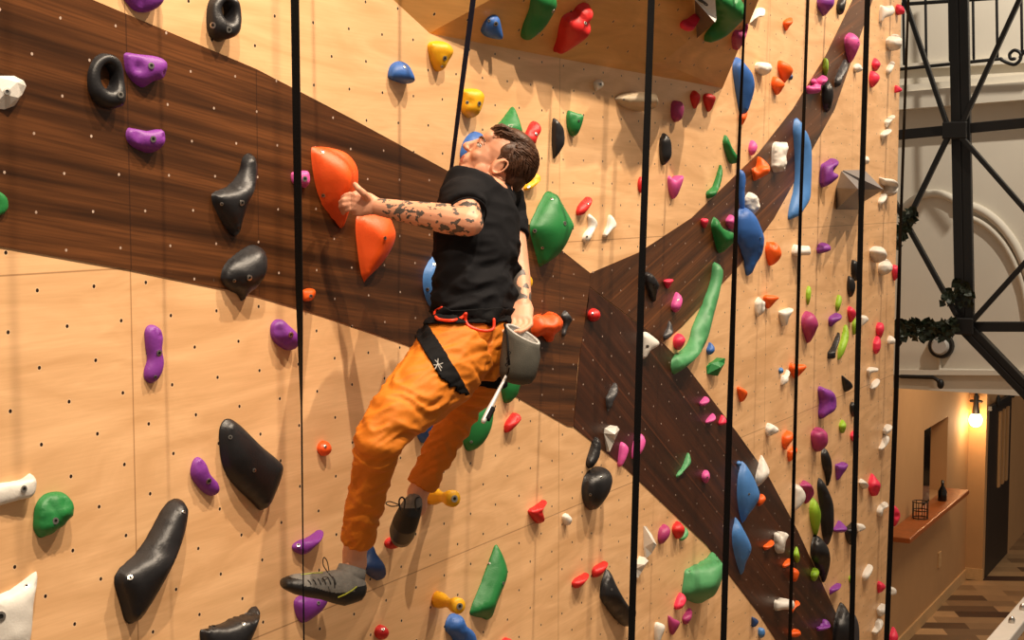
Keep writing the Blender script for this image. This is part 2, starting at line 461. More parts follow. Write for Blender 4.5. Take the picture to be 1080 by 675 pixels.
        ins = max([dist(q) for q in V2[nb:]] or [L*.2]); R = max(ins*.98, 1e-4)
        for q in V2[nb:]:
            t = min(1, dist(q)/R); hh = h*R*math.sqrt(max(0, 1-(1-t)**2))
            if st == 'c': hh = h*R*(.25*math.sqrt(max(0, 1-(1-t)**2))+.75*t)   # creased ridge
            for c_, r_, dp in dn:
                g = (q-c_).length/r_
                if g < 1.6: hh -= dp*r_*.75*math.exp(-g*g*1.6)
            hs.append(hh)
    NL = 24; ylo = min(ys)+(max(ys)-min(ys))*.02; yhi = max(ys)-(max(ys)-min(ys))*.02; XLs = []
    for k_ in range(NL):
        yy = ylo+(yhi-ylo)*k_/(NL-1); xc = []
        for i in range(nb):
            a, b = bd[i-1], bd[i]
            if (a.y > yy) != (b.y > yy): xc.append(a.x+(b.x-a.x)*(yy-a.y)/(b.y-a.y))
        XLs.append(min(xc) if xc else (XLs[-1] if XLs else 0))
    for _ in range(2): XLs = [(XLs[max(i-1, 0)]+XLs[i]*2+XLs[min(i+1, NL-1)])/4 for i in range(NL)]
    xm = min(XLs); XLs = [max(0, x_) for x_ in XLs]
    res = delaunay_2d_cdt([tuple(p) for p in V2], [], [list(range(nb))], 1, 1e-7)
    ov, of, orig = res[0], res[2], res[3]
    v = []; hgt = []
    for i, q in enumerate(ov):
        oi = orig[i]; hh = 0; isb = False
        if oi: hh = hs[oi[0]]; isb = oi[0] < nb
        p3 = left+d*q[0]+vv*q[1]
        nz = 0
        if rock: nz = (noise.noise((p3+seed)*(4.2/L))+.6*noise.noise((p3+seed)*(9/L)))*rock*wmin
        elif st != 'f': nz = noise.noise((p3+seed)*(2.2/L))*.045*wmin
        p3 = p3+pn*(hh+(nz if not isb else nz*.4))
        if st != 'f':
            yy = min(max(q[1], ylo), yhi); k_ = int((yy-ylo)/(yhi-ylo)*(NL-1)+.5)
            dr_ = (p3-CAM).normalized(); p3 = p3+dr_*(XLs[k_]*math.sin(th)*.9/abs(dr_.dot(nn)))
        if (p3-org).dot(nn) < .0005: p3 = p3+nn*(.0005-(p3-org).dot(nn))
        v.append(p3)
    idx = {}
    for i, oi in enumerate(orig):
        for k in oi:
            if k < nb: idx[k] = i
    loop = [idx[k] for k in range(nb) if k in idx]
    f = [tuple(q) for q in of]
    cen = sum((v[i] for i in loop), Vector())/len(loop)
    n0 = len(v)
    lv = []
    for s2 in (.5, 1.0):
        for i in loop:
            p = v[i]; pr = (p-org).dot(nn)
            g = (1-s2)*.15 if st != 'f' else 0
            q = p - nn*((pr+.0035)*s2) + uu*pr*s2*flare
            if st != 'f' and s2 == .5: q = q + (q-cen-(q-cen).dot(nn)*nn)*.03
            v.append(q)
    n = len(loop)
    for i in range(n):
        j = (i+1) % n
        f.append((loop[i], loop[j], n0+j, n0+i)); f.append((n0+i, n0+j, n0+n+j, n0+n+i))
    f.append(tuple(n0+n+i for i in range(n)))
    o = mesh_obj(name, v, f, M[color], smooth=(st != 'f'), recenter=True)
    bm = bmesh.new(); bm.from_mesh(o.data); bmesh.ops.remove_doubles(bm, verts=bm.verts, dist=1e-5); bmesh.ops.recalc_face_normals(bm, faces=bm.faces); bm.to_mesh(o.data); bm.free()
    tag(o, label, cat, group)
    if bolts:
        me = o.data; bv = BVHTree.FromPolygons([q.co+o.location for q in me.vertices], [tuple(pp.vertices) for pp in me.polygons])
        for q in parse(bolts):
            p = cv(crop, [q[:2]])[0]; dd = ray(*p); hh = bv.ray_cast(CAM, dd)
            if hh[0]: add_bolt(o, hh[0], hh[1] if hh[1].dot(dd) < 0 else -hh[1], q[2]/1000 if len(q) > 2 else .0085)
    HOLDS.append(o)
    return o

def ball(cx, cy, w, hgt, color, label, **kw):
    k = 8; pts = ' '.join('%.2f,%.2f' % (cx+w/2*math.cos(2*math.pi*i/k), cy+hgt/2*math.sin(2*math.pi*i/k)) for i in range(k))
    return hold(color, 'Z', pts, label, **kw)
def roller(base, mid, end, r, off, color, label):
    b = P(*base, .003); e = P(*end, off); m_ = b.lerp(e, .5)
    s = (e-CAM).length/FPX; r = r*s
    t = (e-b).normalized()
    mm = MB(); pts = [b, b.lerp(e, .18), b.lerp(e, .42), b.lerp(e, .6), b.lerp(e, .8), b.lerp(e, .95), e]
    mm.tube(pts, [r*1.05, r*1.0, r*.62, r*.6, r*.95, r*1.0, r*.85], n=20, caps=False)
    o = mm.build('climbing_hold', M[color], smooth=True); tag(o, label, 'climbing hold')
    # dished end round the bolt
    n = 20; a = t.orthogonal().normalized(); c = t.cross(a); v = []
    add_bolt(o, e+t*.001, t, r*.42)
    return o
H = hold
# --- left of the leftmost strap
H('purple','Z','129,-10 133,1 143,11 158,12 170,5 173,-3 171,-12 150,-18','purple hold cut off by the top edge, left of the black ring hold', dents='146,2,5')
H('black','A','660,20 675,-5 700,-14 740,-8 757,10 763,60 755,105 735,125 710,132 685,125 665,110 655,70','black ring hold with a hole, at top on the light plywood', hole=(718,35,17,26), h=.5, bolts='674,80 724,94')
H('black','A','275,240 290,200 315,175 345,167 375,185 388,215 392,250 397,300 390,335 370,347 330,340 300,320 280,290','black ring hold with a hole on the dark wood band', hole=(341,244,24,37), h=.42, bolts='381,300')
H('purple','A','392,185 398,168 440,172 490,178 520,190 527,210 518,245 485,258 455,275 425,262 400,230','wide purple hold beside the black ring on the dark band', dents='430,213,22,1.2 415,190,10 515,235,14', bolts='478,208')
H('purple','A','398,425 405,406 430,408 470,415 510,410 522,430 518,455 500,475 470,483 430,470 405,450','flat saddle shaped purple hold below the black ring on dark wood', dents='430,430,16 512,432,10', bolts='484,440')
H('white','A','-25,240 45,240 75,255 83,272 70,300 45,335 15,346 -25,340','off white angular hold at the left edge on the dark band', st='f', apex='40,262,.25 0,300,.22 45,310,.2', bolts='22,290')
H('green','A','-25,605 5,610 22,630 25,655 15,672 0,682 -25,685','green hold cut by the left edge on the dark band')
H('black','Z','223,205 240,197 252,183 256,168 262,163 268,165 271,178 268,200 262,214 256,232 251,247 244,246 236,236 229,225','black horn shaped hold pointing up on the dark band', bolts='255,214 234,215,5', h=.6)
H('black','Z','233,293 238,278 252,266 266,259 276,262 281,272 280,287 272,302 262,310 256,317 251,310 240,304','black lump hold on the lower edge of the dark band', bolts='263,293 247,296,5', rock=.03)
H('purple','B','460,375 470,358 490,356 508,368 516,395 513,430 518,470 512,505 495,530 475,535 458,520 458,495 468,460 462,420','upright bone shaped purple hold on light plywood', bolts='503,442 491,517,5', dents='487,372,7 503,385,8')
H('purple','E','48,360 60,340 85,338 105,355 130,380 135,405 125,428 100,432 75,420 52,395','purple oval hold touching the leftmost strap', bolts='110,384', dents='68,368,12 90,400,12')
H('orange','E','146,245 170,238 185,242 187,258 175,275 155,278 146,270','tiny orange hold beside the leftmost strap on dark wood', bolts='173,262,6', h=.8)
H('pink','D','112,548 140,542 165,543 170,570 160,592 145,590 115,578','small pink purple hold behind the leftmost strap', bolts='154,566', h=.5)
H('vermilion','Z','328,160 333,156 353,157 367,163 376,175 378,190 375,208 368,224 362,239 355,234 340,215 332,190','large orange fin hold gripped by the climber', st='c', h=.75, th=22, bolts='341,206,6 340,160,6', name='climbing_hold')
H('vermilion','Z','378,227 396,225 410,229 415,238 417,248 413,262 403,278 388,293 385,297 381,288 377,262 375,240','pointed orange hold under the climber\'s forearm', st='c', h=.7, th=20, bolts='406,251,6')
H('sky','Z','462,268 455,273 448,284 446,298 449,314 456,326 464,331 480,328 486,300 480,272','blue half disc hold behind the climber\'s stomach', h=.35, th=12, bolts='458,279,6 451,305,6 460,320,6')
H('yellow','D','545,145 560,132 595,132 618,150 622,170 605,200 590,222 570,222 555,195','yellow hold near the top between two blue ones', bolts='597,184 588,210,5', dents='560,150,12,.8', h=.7)
H('blue','D','420,232 430,205 455,194 480,205 498,240 498,260 470,263 425,250','blue rounded hold left of the two yellow holds', bolts='470,212,5', h=.7)
H('yellow','D','650,290 662,283 700,282 720,300 718,325 700,365 675,372 655,358 650,340','yellow hold beside the climber\'s strap above his head', bolts='706,328 668,324,6', dents='668,324,12,.8', h=.7)
H('blue','G','35,140 50,105 75,78 100,75 120,90 135,160 130,180 105,184 60,175 38,155','blue hold on the overhang at the top', over=True, th=24, bolts='103,113 72,98,5', h=.6)
H('blue','Z','486,166 488,153 494,143 502,139 510,143 516,155 507,168 494,170','blue hold half hidden behind the climber\'s face', h=.4)
gt = H('green','Z','523,137 532,124 540,114 543,114.5 547,125 551,138 551,145 548,150 536,148','green triangular hold just above the climber\'s hair', h=.5, bolts='547,140,5')
H('red','G','240,650 258,605 270,585 288,575 310,590 317,620 300,655 285,688 250,692','red hold right of the green triangle above the head', dents='272,635,14 295,637,10', bolts='295,637,6', h=.7)
H('black','Z','583,129 585,125 589,128 594,136 595,150 592,158 587,165 584,166 582.5,150','narrow upright black hold between red and green holds', rock=.05, h=.8)
H('green','G','440,560 448,527 470,530 492,538 515,545 517,570 495,630 470,647 448,620','small green hold right of the narrow black one', bolts='497,573,5', h=.6, dents='470,562,12')
H('white','G','570,392 580,380 598,377 611,390 612,408 600,420 580,430 572,415','tiny white knob hold with a dark hole below the overhang', bolts='599,400,8', h=.8)
H('beige','Z','649,104 655,99 665,97 680,97 692,100 693,112 680,117 668,116 657,112','long pale hold crossed by the second full height strap', bolts='658,105,5', h=.5)
H('green','G','225,165 235,120 262,50 278,-20 330,-50 375,-40 392,5 385,45 345,110 300,160 260,190 240,186','long green hold hanging on the overhang, left of the red one', over=True, th=20, bolts='376,52,8 305,158,6', h=.5)
H('red','G','380,235 395,190 405,130 420,80 445,62 470,60 490,30 520,18 550,30 557,55 545,90 545,130 525,165 470,210 425,240 395,250','red jug hold with a handle on the overhang', over=True, th=24, dents='520,100,24,1.6 490,140,14,1', bolts='527,110,7', h=.9)
H('yellow','H','238,222 248,195 265,178 270,155 290,147 310,158 313,182 292,205 262,226','yellow knobbly hold behind the climber\'s nape', bolts='258,212,6', dents='268,190,14,.9', h=.8)
H('red','H','487,325 500,295 535,262 555,265 557,290 540,320 515,345 490,345','red oblong hold above two small white ones', bolts='538,292,5', h=.7)
H('white','H','540,350 550,342 580,370 584,395 565,430 545,470 525,475 515,455 525,430 545,400','curved white hold, left of the small white pair', bolts='535,448,5', h=.8)
H('white','H','640,352 655,350 675,385 670,405 655,415 625,450 612,440 630,400','white beak hold, right of the small white pair', h=.8)
H('green','H','265,400 280,360 320,280 345,242 378,242 400,280 458,385 455,415 430,480 390,537 330,582 308,580 288,510 268,440','large green diamond hold right of the climber\'s back', th=16, h=.6, bolts='430,385 288,420,8 368,270,6 325,500,6', dents='365,330,20,.5')
roller((541,297),None,(555.5,297.5),8,.10,'yellow','yellow spool hold at the climber\'s lower back')
H('vermilion','I','270,205 280,155 305,138 345,154 365,132 400,145 423,180 412,215 385,238 372,270 345,267 338,238 300,250 277,242','orange red double cone hold right of the climber\'s hand', st='c', h=1.0)
H('charcoal','I','413,148 435,125 460,155 464,175 445,205 428,248 414,240 424,190','rough dark grey hold tucked behind the orange red double cone', rock=.10, h=.7)
ball(626.3,332.3,13,14,'red','round red knob hold right of the dark grey rough one', bolts='625,331,5', h=.8)
H('charcoal','I','625,545 640,510 668,468 681,482 679,520 660,560 642,600 630,592','grey and black hold low on the falling dark band', rock=.08, h=.7)
H('green','Z','490,470 488,450 492,430 505,412 516,403 521,420 519,448 510,467 498,475','green curved hold behind the climber\'s thigh', h=.4, bolts='497,466,5')
H('green','Z','529,393 548,393 547,413 542,421 536,425 531,421','green hold poking out under the chalk bag', h=.4)
H('red','W','590,475 592,450 615,420 635,419 641,437 620,462 602,478','small red hold right of the brush', dents='628,435,8', h=.9)
H('blue','Z','439,440 442,430 451,428 460,437 461,445 454,460 447,467 441,460','blue hold between the climber\'s legs', h=.6)
roller((455,523),None,(479,526),9,.14,'yellow','yellow spool hold behind the climber\'s right ankle')
H('navy','Z','380,597 384,585 387,574 393,575 397,584 405.5,596 406,607 399.5,612 391,608 384,602','dark blue hold behind the climber\'s left ankle', h=.7)
H('purple','X','100,330 120,312 150,305 190,280 210,278 205,305 180,335 145,362 115,356 102,345','purple hold above the climber\'s left shoe', dents='140,330,14', bolts='120,330,6', h=.7)
H('purple','X','106,548 115,522 160,512 222,522 218,548 190,580 145,611 120,597','purple hold under the toe of the climber\'s left shoe', bolts='193,540,6', h=.6)
ball(402.5,667,14,15,'red','round red knob hold left of the lower yellow spool', bolts='404,664,5', h=.8)
ball(414,573,16,12,'red','red hold under the climber\'s right shoe', h=.7)
roller((461,632),None,(484.5,639.5),8.5,.14,'yellow','lower yellow spool hold near the bottom edge')
H('blue','Z','470,659 474,650 481,648 488,651 492,660 501,669 502,688 486,690 477,672 471,666','blue hold at the bottom edge under the yellow spool', dents='484,662,4', h=.8)
H('green','F','680,592 685,565 712,500 742,420 760,378 775,395 792,435 793,470 770,540 745,605 715,602','long green faceted hold on the lower light plywood', st='c', h=.75, th=14, bolts='782,495,6 738,433,5')
H('red','J','172,266 195,250 222,233 229,242 216,265 222,295 205,306 186,292','red pinched hold on light plywood', h=.9, dents='205,270,10,1')
H('white','J','280,284 293,275 308,290 302,310 286,309','tiny white knob hold left of the black egg', h=1)
H('black','J','355,115 365,80 378,42 390,34 400,55 395,95 375,128 362,129','slim black hold directly above the black egg', h=.8)
H('black','J','342,195 355,150 388,130 420,134 432,165 420,210 395,250 373,263 350,245','large black egg shaped hold near the dark band', th=26, h=.75, bolts='368,215,6 402,160,5')
H('red','J','311,492 330,475 360,464 358,482 332,509 315,507','left of the two small red holds above the big black hold', h=.8, group=None)
H('red','J','374,458 385,440 418,427 421,440 400,470 378,476','right of the two small red holds above the big black hold', h=.8)
H('black','J','400,525 405,490 420,455 435,466 455,510 490,568 512,580 508,612 490,632 455,615 405,552','big black hold at the foot of the second full height strap', h=.6, bolts='435,515,5')
H('pink','J','455,120 457,85 462,55 472,50 488,68 482,95 466,125','mauve hold on the falling band left of the strap', h=.8)
H('white','Z','637,457 638,452 651,449.5 653.5,453 648,465 643,476.5','white pointed hold on the lower edge of the dark band', st='f', apex='645,457,.4')
H('pink','Z','666,483 667,470 671,459 677,458 680.5,465 678,474 673,481','pink hold crossed by the second full height strap', h=.7)
ball(676,195,6,17,'red','thin red hold left edge peeking out at the second full height strap')
ball(342,473,14,16,'vermilion','round orange red knob hold right of the leftmost strap', bolts='343,471,5', h=.8)
ball(535,679,14,12,'red','red hold just showing at the bottom edge below the long green one')
# --- bottom left
H('white','C','-25,188 60,172 95,150 106,156 115,172 113,200 100,222 60,232 -25,250','white ledge hold at the left edge above the green one', bolts='75,197', h=.5, rock=.04)
H('green','C','108,300 115,250 140,218 180,208 215,220 230,270 210,300 180,325 150,345 125,348 110,325','round green rocky hold near the left edge', rock=.07, h=.7, bolts='175,298', dents='150,245,22 190,240,18')
H('white','C','-25,560 40,515 105,468 118,475 105,570 85,695 -25,705','large white triangular hold in the bottom left corner', bolts='2,600,12 85,505,6', h=.35, rock=.02)
H('black','C','365,490 375,455 430,405 475,340 510,275 540,240 570,235 592,255 585,320 565,380 540,440 500,520 455,590 425,618 400,610 385,560','long curved black hold at the lower left', th=20, h=.75, bolts='412,478,7 580,270,5')
H('purple','C','605,150 612,110 630,98 650,115 665,150 690,180 692,205 675,218 650,210 620,180','purple hold between the two big black holds', bolts='660,172', dents='628,120,10 640,150,8')
H('black','Z','232,460 235,447 242,443 253,448 275,470 292,484 298,492 294,510 283,532 275,537 265,528 245,508 235,488','large black shield shaped hold left of the strap', th=16, h=.55, bolts='243,461,6 268,496,6')
H('black','Z','212,664 216,660 240,660 258,650 268,641 273,643 272,655 263,675 255,694 220,694 213,678','black hold cut off by the bottom edge left of the strap', h=.6, bolts='257,658,5')
# --- between the second and the third full height straps
H('white','N','98,55 122,33 145,40 205,90 200,115 150,150 125,187 98,187','white three pointed hold beside the second full height strap', bolts='134,118,8', h=.7, dents='134,118,12,.6')
H('charcoal','Z','699.5,354 703,347 706,338.5 709.5,346 709,353 701,359','small dark grey hold above the round pink knob', rock=.06)
H('coral','N','295,85 308,52 340,42 366,72 355,112 333,141 304,130','round bright pink knob left of the long green horn', h=.8)
H('mint','Z','754.5,278 759.5,280 760.5,290 758,303 755,319 750,339 747.7,348 743.5,360 735,376 725,386 713,393.5 709,391 707.5,375 721,370 728,358 731.5,345 740,325 747,308 751,295 753,281','long curved green horn hold between the dark bands', th=22, h=.75)
H('blue','N','502,140 512,115 522,95 545,118 546,150 522,171 505,160','small blue hold right of the green horn', h=.9)
H('green','N','502,245 530,225 575,212 616,193 612,225 570,302 505,290','green wedge hold under the small blue one', st='f', apex='560,245,.35', th=20)
H('orange','N','690,382 706,370 750,400 740,440 716,463 705,440','orange claw hold right of the third full height strap', h=.9)
H('pink','N','456,468 488,432 510,438 516,460 488,485 462,487','upper mauve hold of the small three on the falling band', h=.8)
H('pink','N','492,592 505,565 540,535 557,560 545,580 510,595','lower mauve hold of the small three on the falling band', h=.8)
H('coral','N','573,595 590,550 605,548 622,575 615,600 585,608','bright pink hold of the small three beside the third strap', h=.8)
H('black','M','116,350 140,336 175,360 206,415 195,450 180,516 158,495 118,405','shiny black hold right of the second strap on the rising band', rock=.06, h=.8)
H('coral','M','234,388 262,378 293,380 285,402 262,436 244,416','small red hold right of the shiny black one', h=.9)
H('pink','M','281,540 300,480 318,460 346,490 346,530 322,580 290,572','mauve hold below the small red one on the rising band', bolts='325,508,5', h=.8)
H('coral','M','464,8 500,2 510,20 492,62 470,42','small bright pink hold left of the green swooping one', h=.9)
H('green','M','527,50 545,-2 572,12 600,60 640,82 672,95 680,130 650,170 600,212 570,200 545,120','green swooping hold on the rising band', st='c', h=.8)
H('pink','M','618,20 640,-16 668,-10 672,60 640,60','small pink hold right above the green swooping one', h=.8)
H('blue','Z','778,223 786,219 795,226 802,240 805.5,252 803,268 796,280 791,289.5 787,287 785,272 779,258 776,245 776,232','large blue pointed hold crossed by the third full height strap', h=.45, th=30, bolts='802,251,5')
H('blue','L','698,392 715,378 735,395 743,440 737,500 737,600 722,655 706,610 698,480','narrow blue hold above the large blue pointed one', h=.8)
H('white','R','28,562 48,525 75,518 115,555 120,610 95,650 70,664 40,632','crumpled white hold right of the narrow blue one', rock=.14, h=.8)
H('orange','R','76,365 100,360 113,305 127,298 160,325 183,360 176,400 120,432 90,441 78,400','orange jug hold on the rising band', dents='100,375,22,1.3', h=.9)
H('pink','R','58,238 70,200 90,197 109,230 97,270 80,286 61,270','small mauve hold above the orange jug', h=.8)
H('white','R','198,285 208,215 250,205 270,217 295,206 300,240 286,290 291,340 266,385 203,376','tall crumpled white hold on the rising band', rock=.16, h=.7)
H('sky','R','330,105 343,72 365,64 385,85 395,120 415,140 438,200 447,280 443,480 435,560 400,620 370,660 303,674 313,600 333,520 343,430 343,300 332,150','very long blue boomerang hold crossed by the fourth strap', h=.5, th=36)
# --- overhang right part
H('coral','K','338,150 350,130 380,120 430,88 455,88 461,110 430,165 410,188 375,192 345,175','red jug hold on the overhang beside the grey volume', over=True, dents='385,135,20,1.2', h=.8)
H('green','K','493,235 500,205 545,150 545,60 548,-30 620,-60 690,-30 737,40 737,90 700,140 620,212 513,262','large green bulging hold at top right of the overhang', over=True, th=30, h=.55)
H('magenta','K','657,250 665,205 688,180 718,192 748,150 757,165 737,240 700,300 670,306','dark pink horned hold on the overhang\'s right edge', over=True, th=36, h=.7)
H('blue','Z','773,69 777,61 782,63 788,70 794,79 796,92 792,108 788,118 781,119 778,104 775,87','long blue hold under the overhang\'s right corner', h=.5)
H('orange','L','703,50 718,8 750,15 747,50 722,98 708,75','small orange hold under the long blue one', h=.8)
H('red','K','401,592 420,562 440,568 461,605 432,671 410,640','left red hold of the pair under the overhang', h=.8)
H('red','K','481,592 515,579 553,600 546,640 516,692 490,645','right red hold of the pair under the overhang', h=.8)
H('magenta','Z','708,115 710,107 718,107 721,113 720,121 718,126 713.6,128.5 709,125','dark pink rounded hold under the overhang', h=.8)
H('black','L','211,200 235,152 262,168 281,210 281,290 260,327 232,346 213,300','black oval hold right of the second full height strap', h=.6)
H('pink','L','261,428 273,414 300,436 350,412 354,440 322,530 290,554 268,500','pink heart shaped hold below the black oval', h=.6, dents='302,440,16,.8')
H('green','L','603,200 615,164 635,180 660,240 696,300 692,332 650,332 628,290 610,240','upper green leaf hold of the pair left of the third strap', st='c', h=.9)
H('green','L','499,515 540,480 570,400 590,348 599,400 582,480 552,536 510,551','lower green leaf hold of the pair left of the third strap', st='c', h=.9)
H('mint','O','310,242 350,190 385,107 400,130 401,170 362,215 325,256','slender light green hold on the falling band', h=.8, st='c')
H('pink','O','469,252 480,220 508,214 519,250 502,290 476,277','small mauve stub hold right of the slender green one', h=.8, bolts='505,255,5')
H('sky','Z','777.5,511 779,499 783,487.5 790,495 797,509 800.5,523 795,534 787,545 783.5,551 780,542 777.5,525','upper blue pointed hold beside the third strap on the falling band', h=.5, th=30, bolts='790,521,6')
H('sky','Z','772,563 774.5,551 776.5,546.5 783,556 792,577 786,594 782.3,605.5 777,593 773,577','lower blue pointed hold beside the third strap on the falling band', h=.5, th=30)
ball(779.5,489,5,6,'sky','tiny blue hold at the tip of the upper blue pointed hold')
H('orange','U','113,390 135,358 158,375 156,402 120,433','small orange hold right of the upper blue pointed hold', h=.8)
H('magenta','O','201,615 213,570 245,547 273,575 266,620 225,667 204,650','dark pink hold left of the red one at the lower plywood', h=.7)
H('red','O','288,580 300,545 330,529 363,570 351,620 320,637 300,612','red hold overlapping a small green one', h=.7)
H('mint','O','333,632 365,568 387,590 381,622 350,647','small green hold behind the red one', h=.6)
H('white','P','112,-30 128,-28 160,20 192,85 160,140 130,167 117,100','upper white fin hold of the pair right of the second strap', st='f', apex='150,60,.5')
H('white','P','60,235 64,205 120,163 141,185 110,235 76,292 64,282','lower white fin hold of the pair right of the second strap', st='f', apex='100,200,.4')
H('mint','P','354,392 362,300 375,235 425,215 480,190 520,160 545,137 580,175 606,215 600,280 575,345 540,400 495,430 460,447 400,430','large green block hold at the lower plywood right of the strap', st='c', h=.6, th=24, bolts='395,250,5')
H('coral','P','302,465 325,400 350,386 372,420 350,472 314,487','bright pink hold under the large green block', dents='340,435,10', h=.8)
H('magenta','P','264,527 300,545 331,560 326,590 290,643 270,600','left dark pink hold of two near the bottom', h=.7)
H('magenta','P','352,552 362,520 395,480 409,500 400,550 370,579','right dark pink hold of two near the bottom', h=.8)
H('white','P','179,600 193,567 241,588 222,655 205,700 186,695','white hold at the bottom edge right of the second strap', h=.7)
H('navy','V','77,592 77,534 116,555 102,587','upper tiny blue hold near the bottom of the falling band', h=.8)
H('sky','V','117,640 120,606 150,604 156,640 135,662','lower tiny blue hold near the bottom of the falling band', h=.8)
# --- right of the third strap, top
H('white','Q','66,142 84,92 105,55 140,47 158,65 151,100 120,106 92,122','white horn hold beside the overhang\'s right corner', dents='130,75,16,1', h=.8)
H('orange','Q','271,150 280,125 320,109 328,140 308,165 290,190','small orange hold at the top left of the fourth strap', h=.8)
H('white','Q','98,402 120,385 185,393 191,440 150,467 104,442','white knobbly hold left of two orange ones', rock=.14, h=.8)
H('orange','Q','237,402 245,377 270,379 315,408 329,445 292,500 271,512 245,450','upper orange hold of the stacked pair left of the fourth strap', h=.8)
H('orange','Q','199,512 210,477 240,480 277,520 266,547 235,587 206,550','lower orange hold of the stacked pair left of the fourth strap', h=.8)
ball(834,81,4.5,7,'navy','tiny dark blue hold right of the orange pair')
H('purple','Q','481,20 490,-25 530,-40 580,-22 583,30 556,66 526,97 505,76 487,45','dark purple hold cut off by the top edge', h=.7)
H('black','Q','602,60 605,20 625,-22 660,-22 652,50 636,87 615,85','black hold cut off by the top edge on the rising band', h=.7)
H('pink','Q','649,270 655,225 690,204 725,225 743,265 735,302 690,387 664,340','large pink hold on the upper rising band', h=.7, bolts='735,262,5')
H('lime','Q','514,420 524,365 546,370 549,420 535,472 519,440','lime green sliver hold on the rising band', h=.9)
H('pink','Q','413,548 420,528 460,538 444,510 450,490 466,487 490,518 500,482 520,467 546,488 522,525 502,532 502,560 480,577 425,577','wavy mauve hold right of the fourth strap', h=.8)
H('black','Q','509,570 520,520 550,499 576,540 580,600 562,675 540,692 515,640','black teardrop hold right of the wavy mauve one', h=.6)
H('charcoal','Q','588,495 620,420 655,368 672,420 642,480 622,532 594,532','dark grey hold between the large pink and black holds', h=.5)
H('white','Q','707,410 738,393 762,428 740,447 714,446','small white starry hold left of the fifth strap', rock=.12)
H('white','Q','866,132 870,42 885,34 915,46 945,34 959,70 940,97 900,111 880,137','white hold highest at the wall\'s right edge', h=.8)
H('coral','Q','968,42 985,27 1012,45 1021,80 985,92 969,75','bright pink hold at the extreme top right edge of the wall', h=.8)
H('white','Q','908,250 940,219 975,212 1002,245 997,297 960,313 920,301','round white hold second from the top at the right edge', rock=.08, h=.8)
H('white','Q','910,432 930,390 950,379 960,400 936,450 918,467','slim white hold third from the top at the right edge', h=.8)
H('coral','Q','821,390 840,359 869,390 866,415 845,441 827,425','upper bright pink hold of the pair right of the fifth strap', h=.8)
H('coral','Q','804,470 820,439 861,465 861,500 826,541 807,520','lower bright pink hold of the pair right of the fifth strap', h=.8)
H('coral','Q','961,572 967,529 1002,548 1000,566','small bright pink hold on the wall\'s right edge level with the beam', h=.8)
H('purple','R','499,400 510,340 525,334 575,307 606,317 609,345 582,388 606,404 602,430 560,466 515,484 499,460','purple lipped hold left of the grey volumes', dents='585,375,22,1.6', h=.9)
ball(914,169,6,8.5,'white','tiny white knob above the grey volumes right of the fifth strap')
H('white','R','899,80 925,50 955,37 963,50 936,80 914,112','upper white peg hold at the right edge of the wall', h=.8)
H('white','R','874,157 900,130 935,121 940,140 906,170 884,192','lower white peg hold at the right edge of the wall', h=.8)
H('white','R','866,425 895,428 960,439 984,475 971,520 935,540 895,522 905,480 880,466','bulky white hold right of the grey volumes', h=.8)
H('white','R','860,572 880,530 905,524 911,550 881,592 864,592','small white hold under the bulky white one', h=.8)
# --- right, middle
H('orange','S','161,195 173,149 200,163 212,149 240,168 257,220 237,265 196,294 174,265','orange hold with a notch below the blue boomerang', dents='206,175,14,1', h=.8)
H('white','S','324,217 334,169 360,167 385,185 430,173 437,225 400,231 345,232','white spool hold crossed by the fourth strap', h=.8)
H('purple','S','479,197 490,164 522,152 557,170 559,200 515,217 488,217','small purple mushroom hold right of the fourth strap', h=.9)
H('black','S','692,290 700,261 725,268 739,300 732,375 715,387 696,350','upper black leaf hold of the pair at the fifth strap', h=.6)
H('black','S','667,410 675,361 700,373 718,410 711,460 690,489 671,460','lower black leaf hold of the pair at the fifth strap', h=.6)
H('white','S','807,202 830,179 880,179 907,215 897,260 850,277 820,247','upper white boulder hold of the pair right of the fifth strap', rock=.08, h=.9)
H('white','S','862,292 905,253 937,280 942,320 900,352 868,342','lower white boulder hold of the pair right of the fifth strap', rock=.08, h=.9)
H('coral','S','944,310 955,291 981,300 985,350 960,387 947,350','bright pink hold beside the white boulder pair at the edge', h=.8)
H('lime','S','414,462 425,424 441,430 442,480 426,537 414,500','lime sliver hold above the large dark pink one', h=.8)
H('lime','S','596,532 610,480 629,485 631,520 611,577 599,560','lime sliver hold above the small purple one', h=.8)
H('white','S','97,522 120,489 140,508 158,525 151,580 110,610 97,570','white starry hold left of the flat orange one', rock=.12, h=.7)
H('orange','S','148,492 180,477 242,489 217,521 176,559','flat topped orange hold between two white ones', h=.9)
H('white','S','245,577 320,557 330,575 302,620 292,662 264,662 249,612','white forked hold left of the fourth strap', h=.8)
H('magenta','Z','845.5,340 847,332 852,328.5 858.5,332 862.3,341 861,347 858,354 853,361.5 850,357 846.3,347','large dark pink hold right of the fourth strap', h=.8)
H('purple','S','552,642 560,610 600,589 629,600 626,625 590,652 565,672','small purple hold left of the bright pink one by the fifth strap', h=.8)
H('coral','S','669,572 685,547 716,575 717,610 691,647 677,620','bright pink hold touching the fifth strap above the lime one', h=.8)
H('lime','Z','899,343 901,336 904,338 904,348 900.5,353','small lime hold touching the fifth strap', h=.8)
H('white','S','748,612 780,604 797,630 771,657 748,667','white hold right of the fifth strap, middle height', h=.8)
H('coral','Z','924,346 926,341 931,341 932,348 928.5,357 925,354','upper bright pink hold of the pair near the wall edge', h=.8)
H('coral','T','829,102 850,54 871,75 872,130 850,167 831,150','lower bright pink hold of the pair near the wall edge', h=.8)
H('white','T','916,102 925,59 940,54 962,75 962,102','small white hold at the wall edge, below lower beam level', h=.8)
H('black','T','547,157 570,125 605,50 619,37 620,80 597,150 591,192 549,192','black slanting hold left of the long lime one', h=.6)
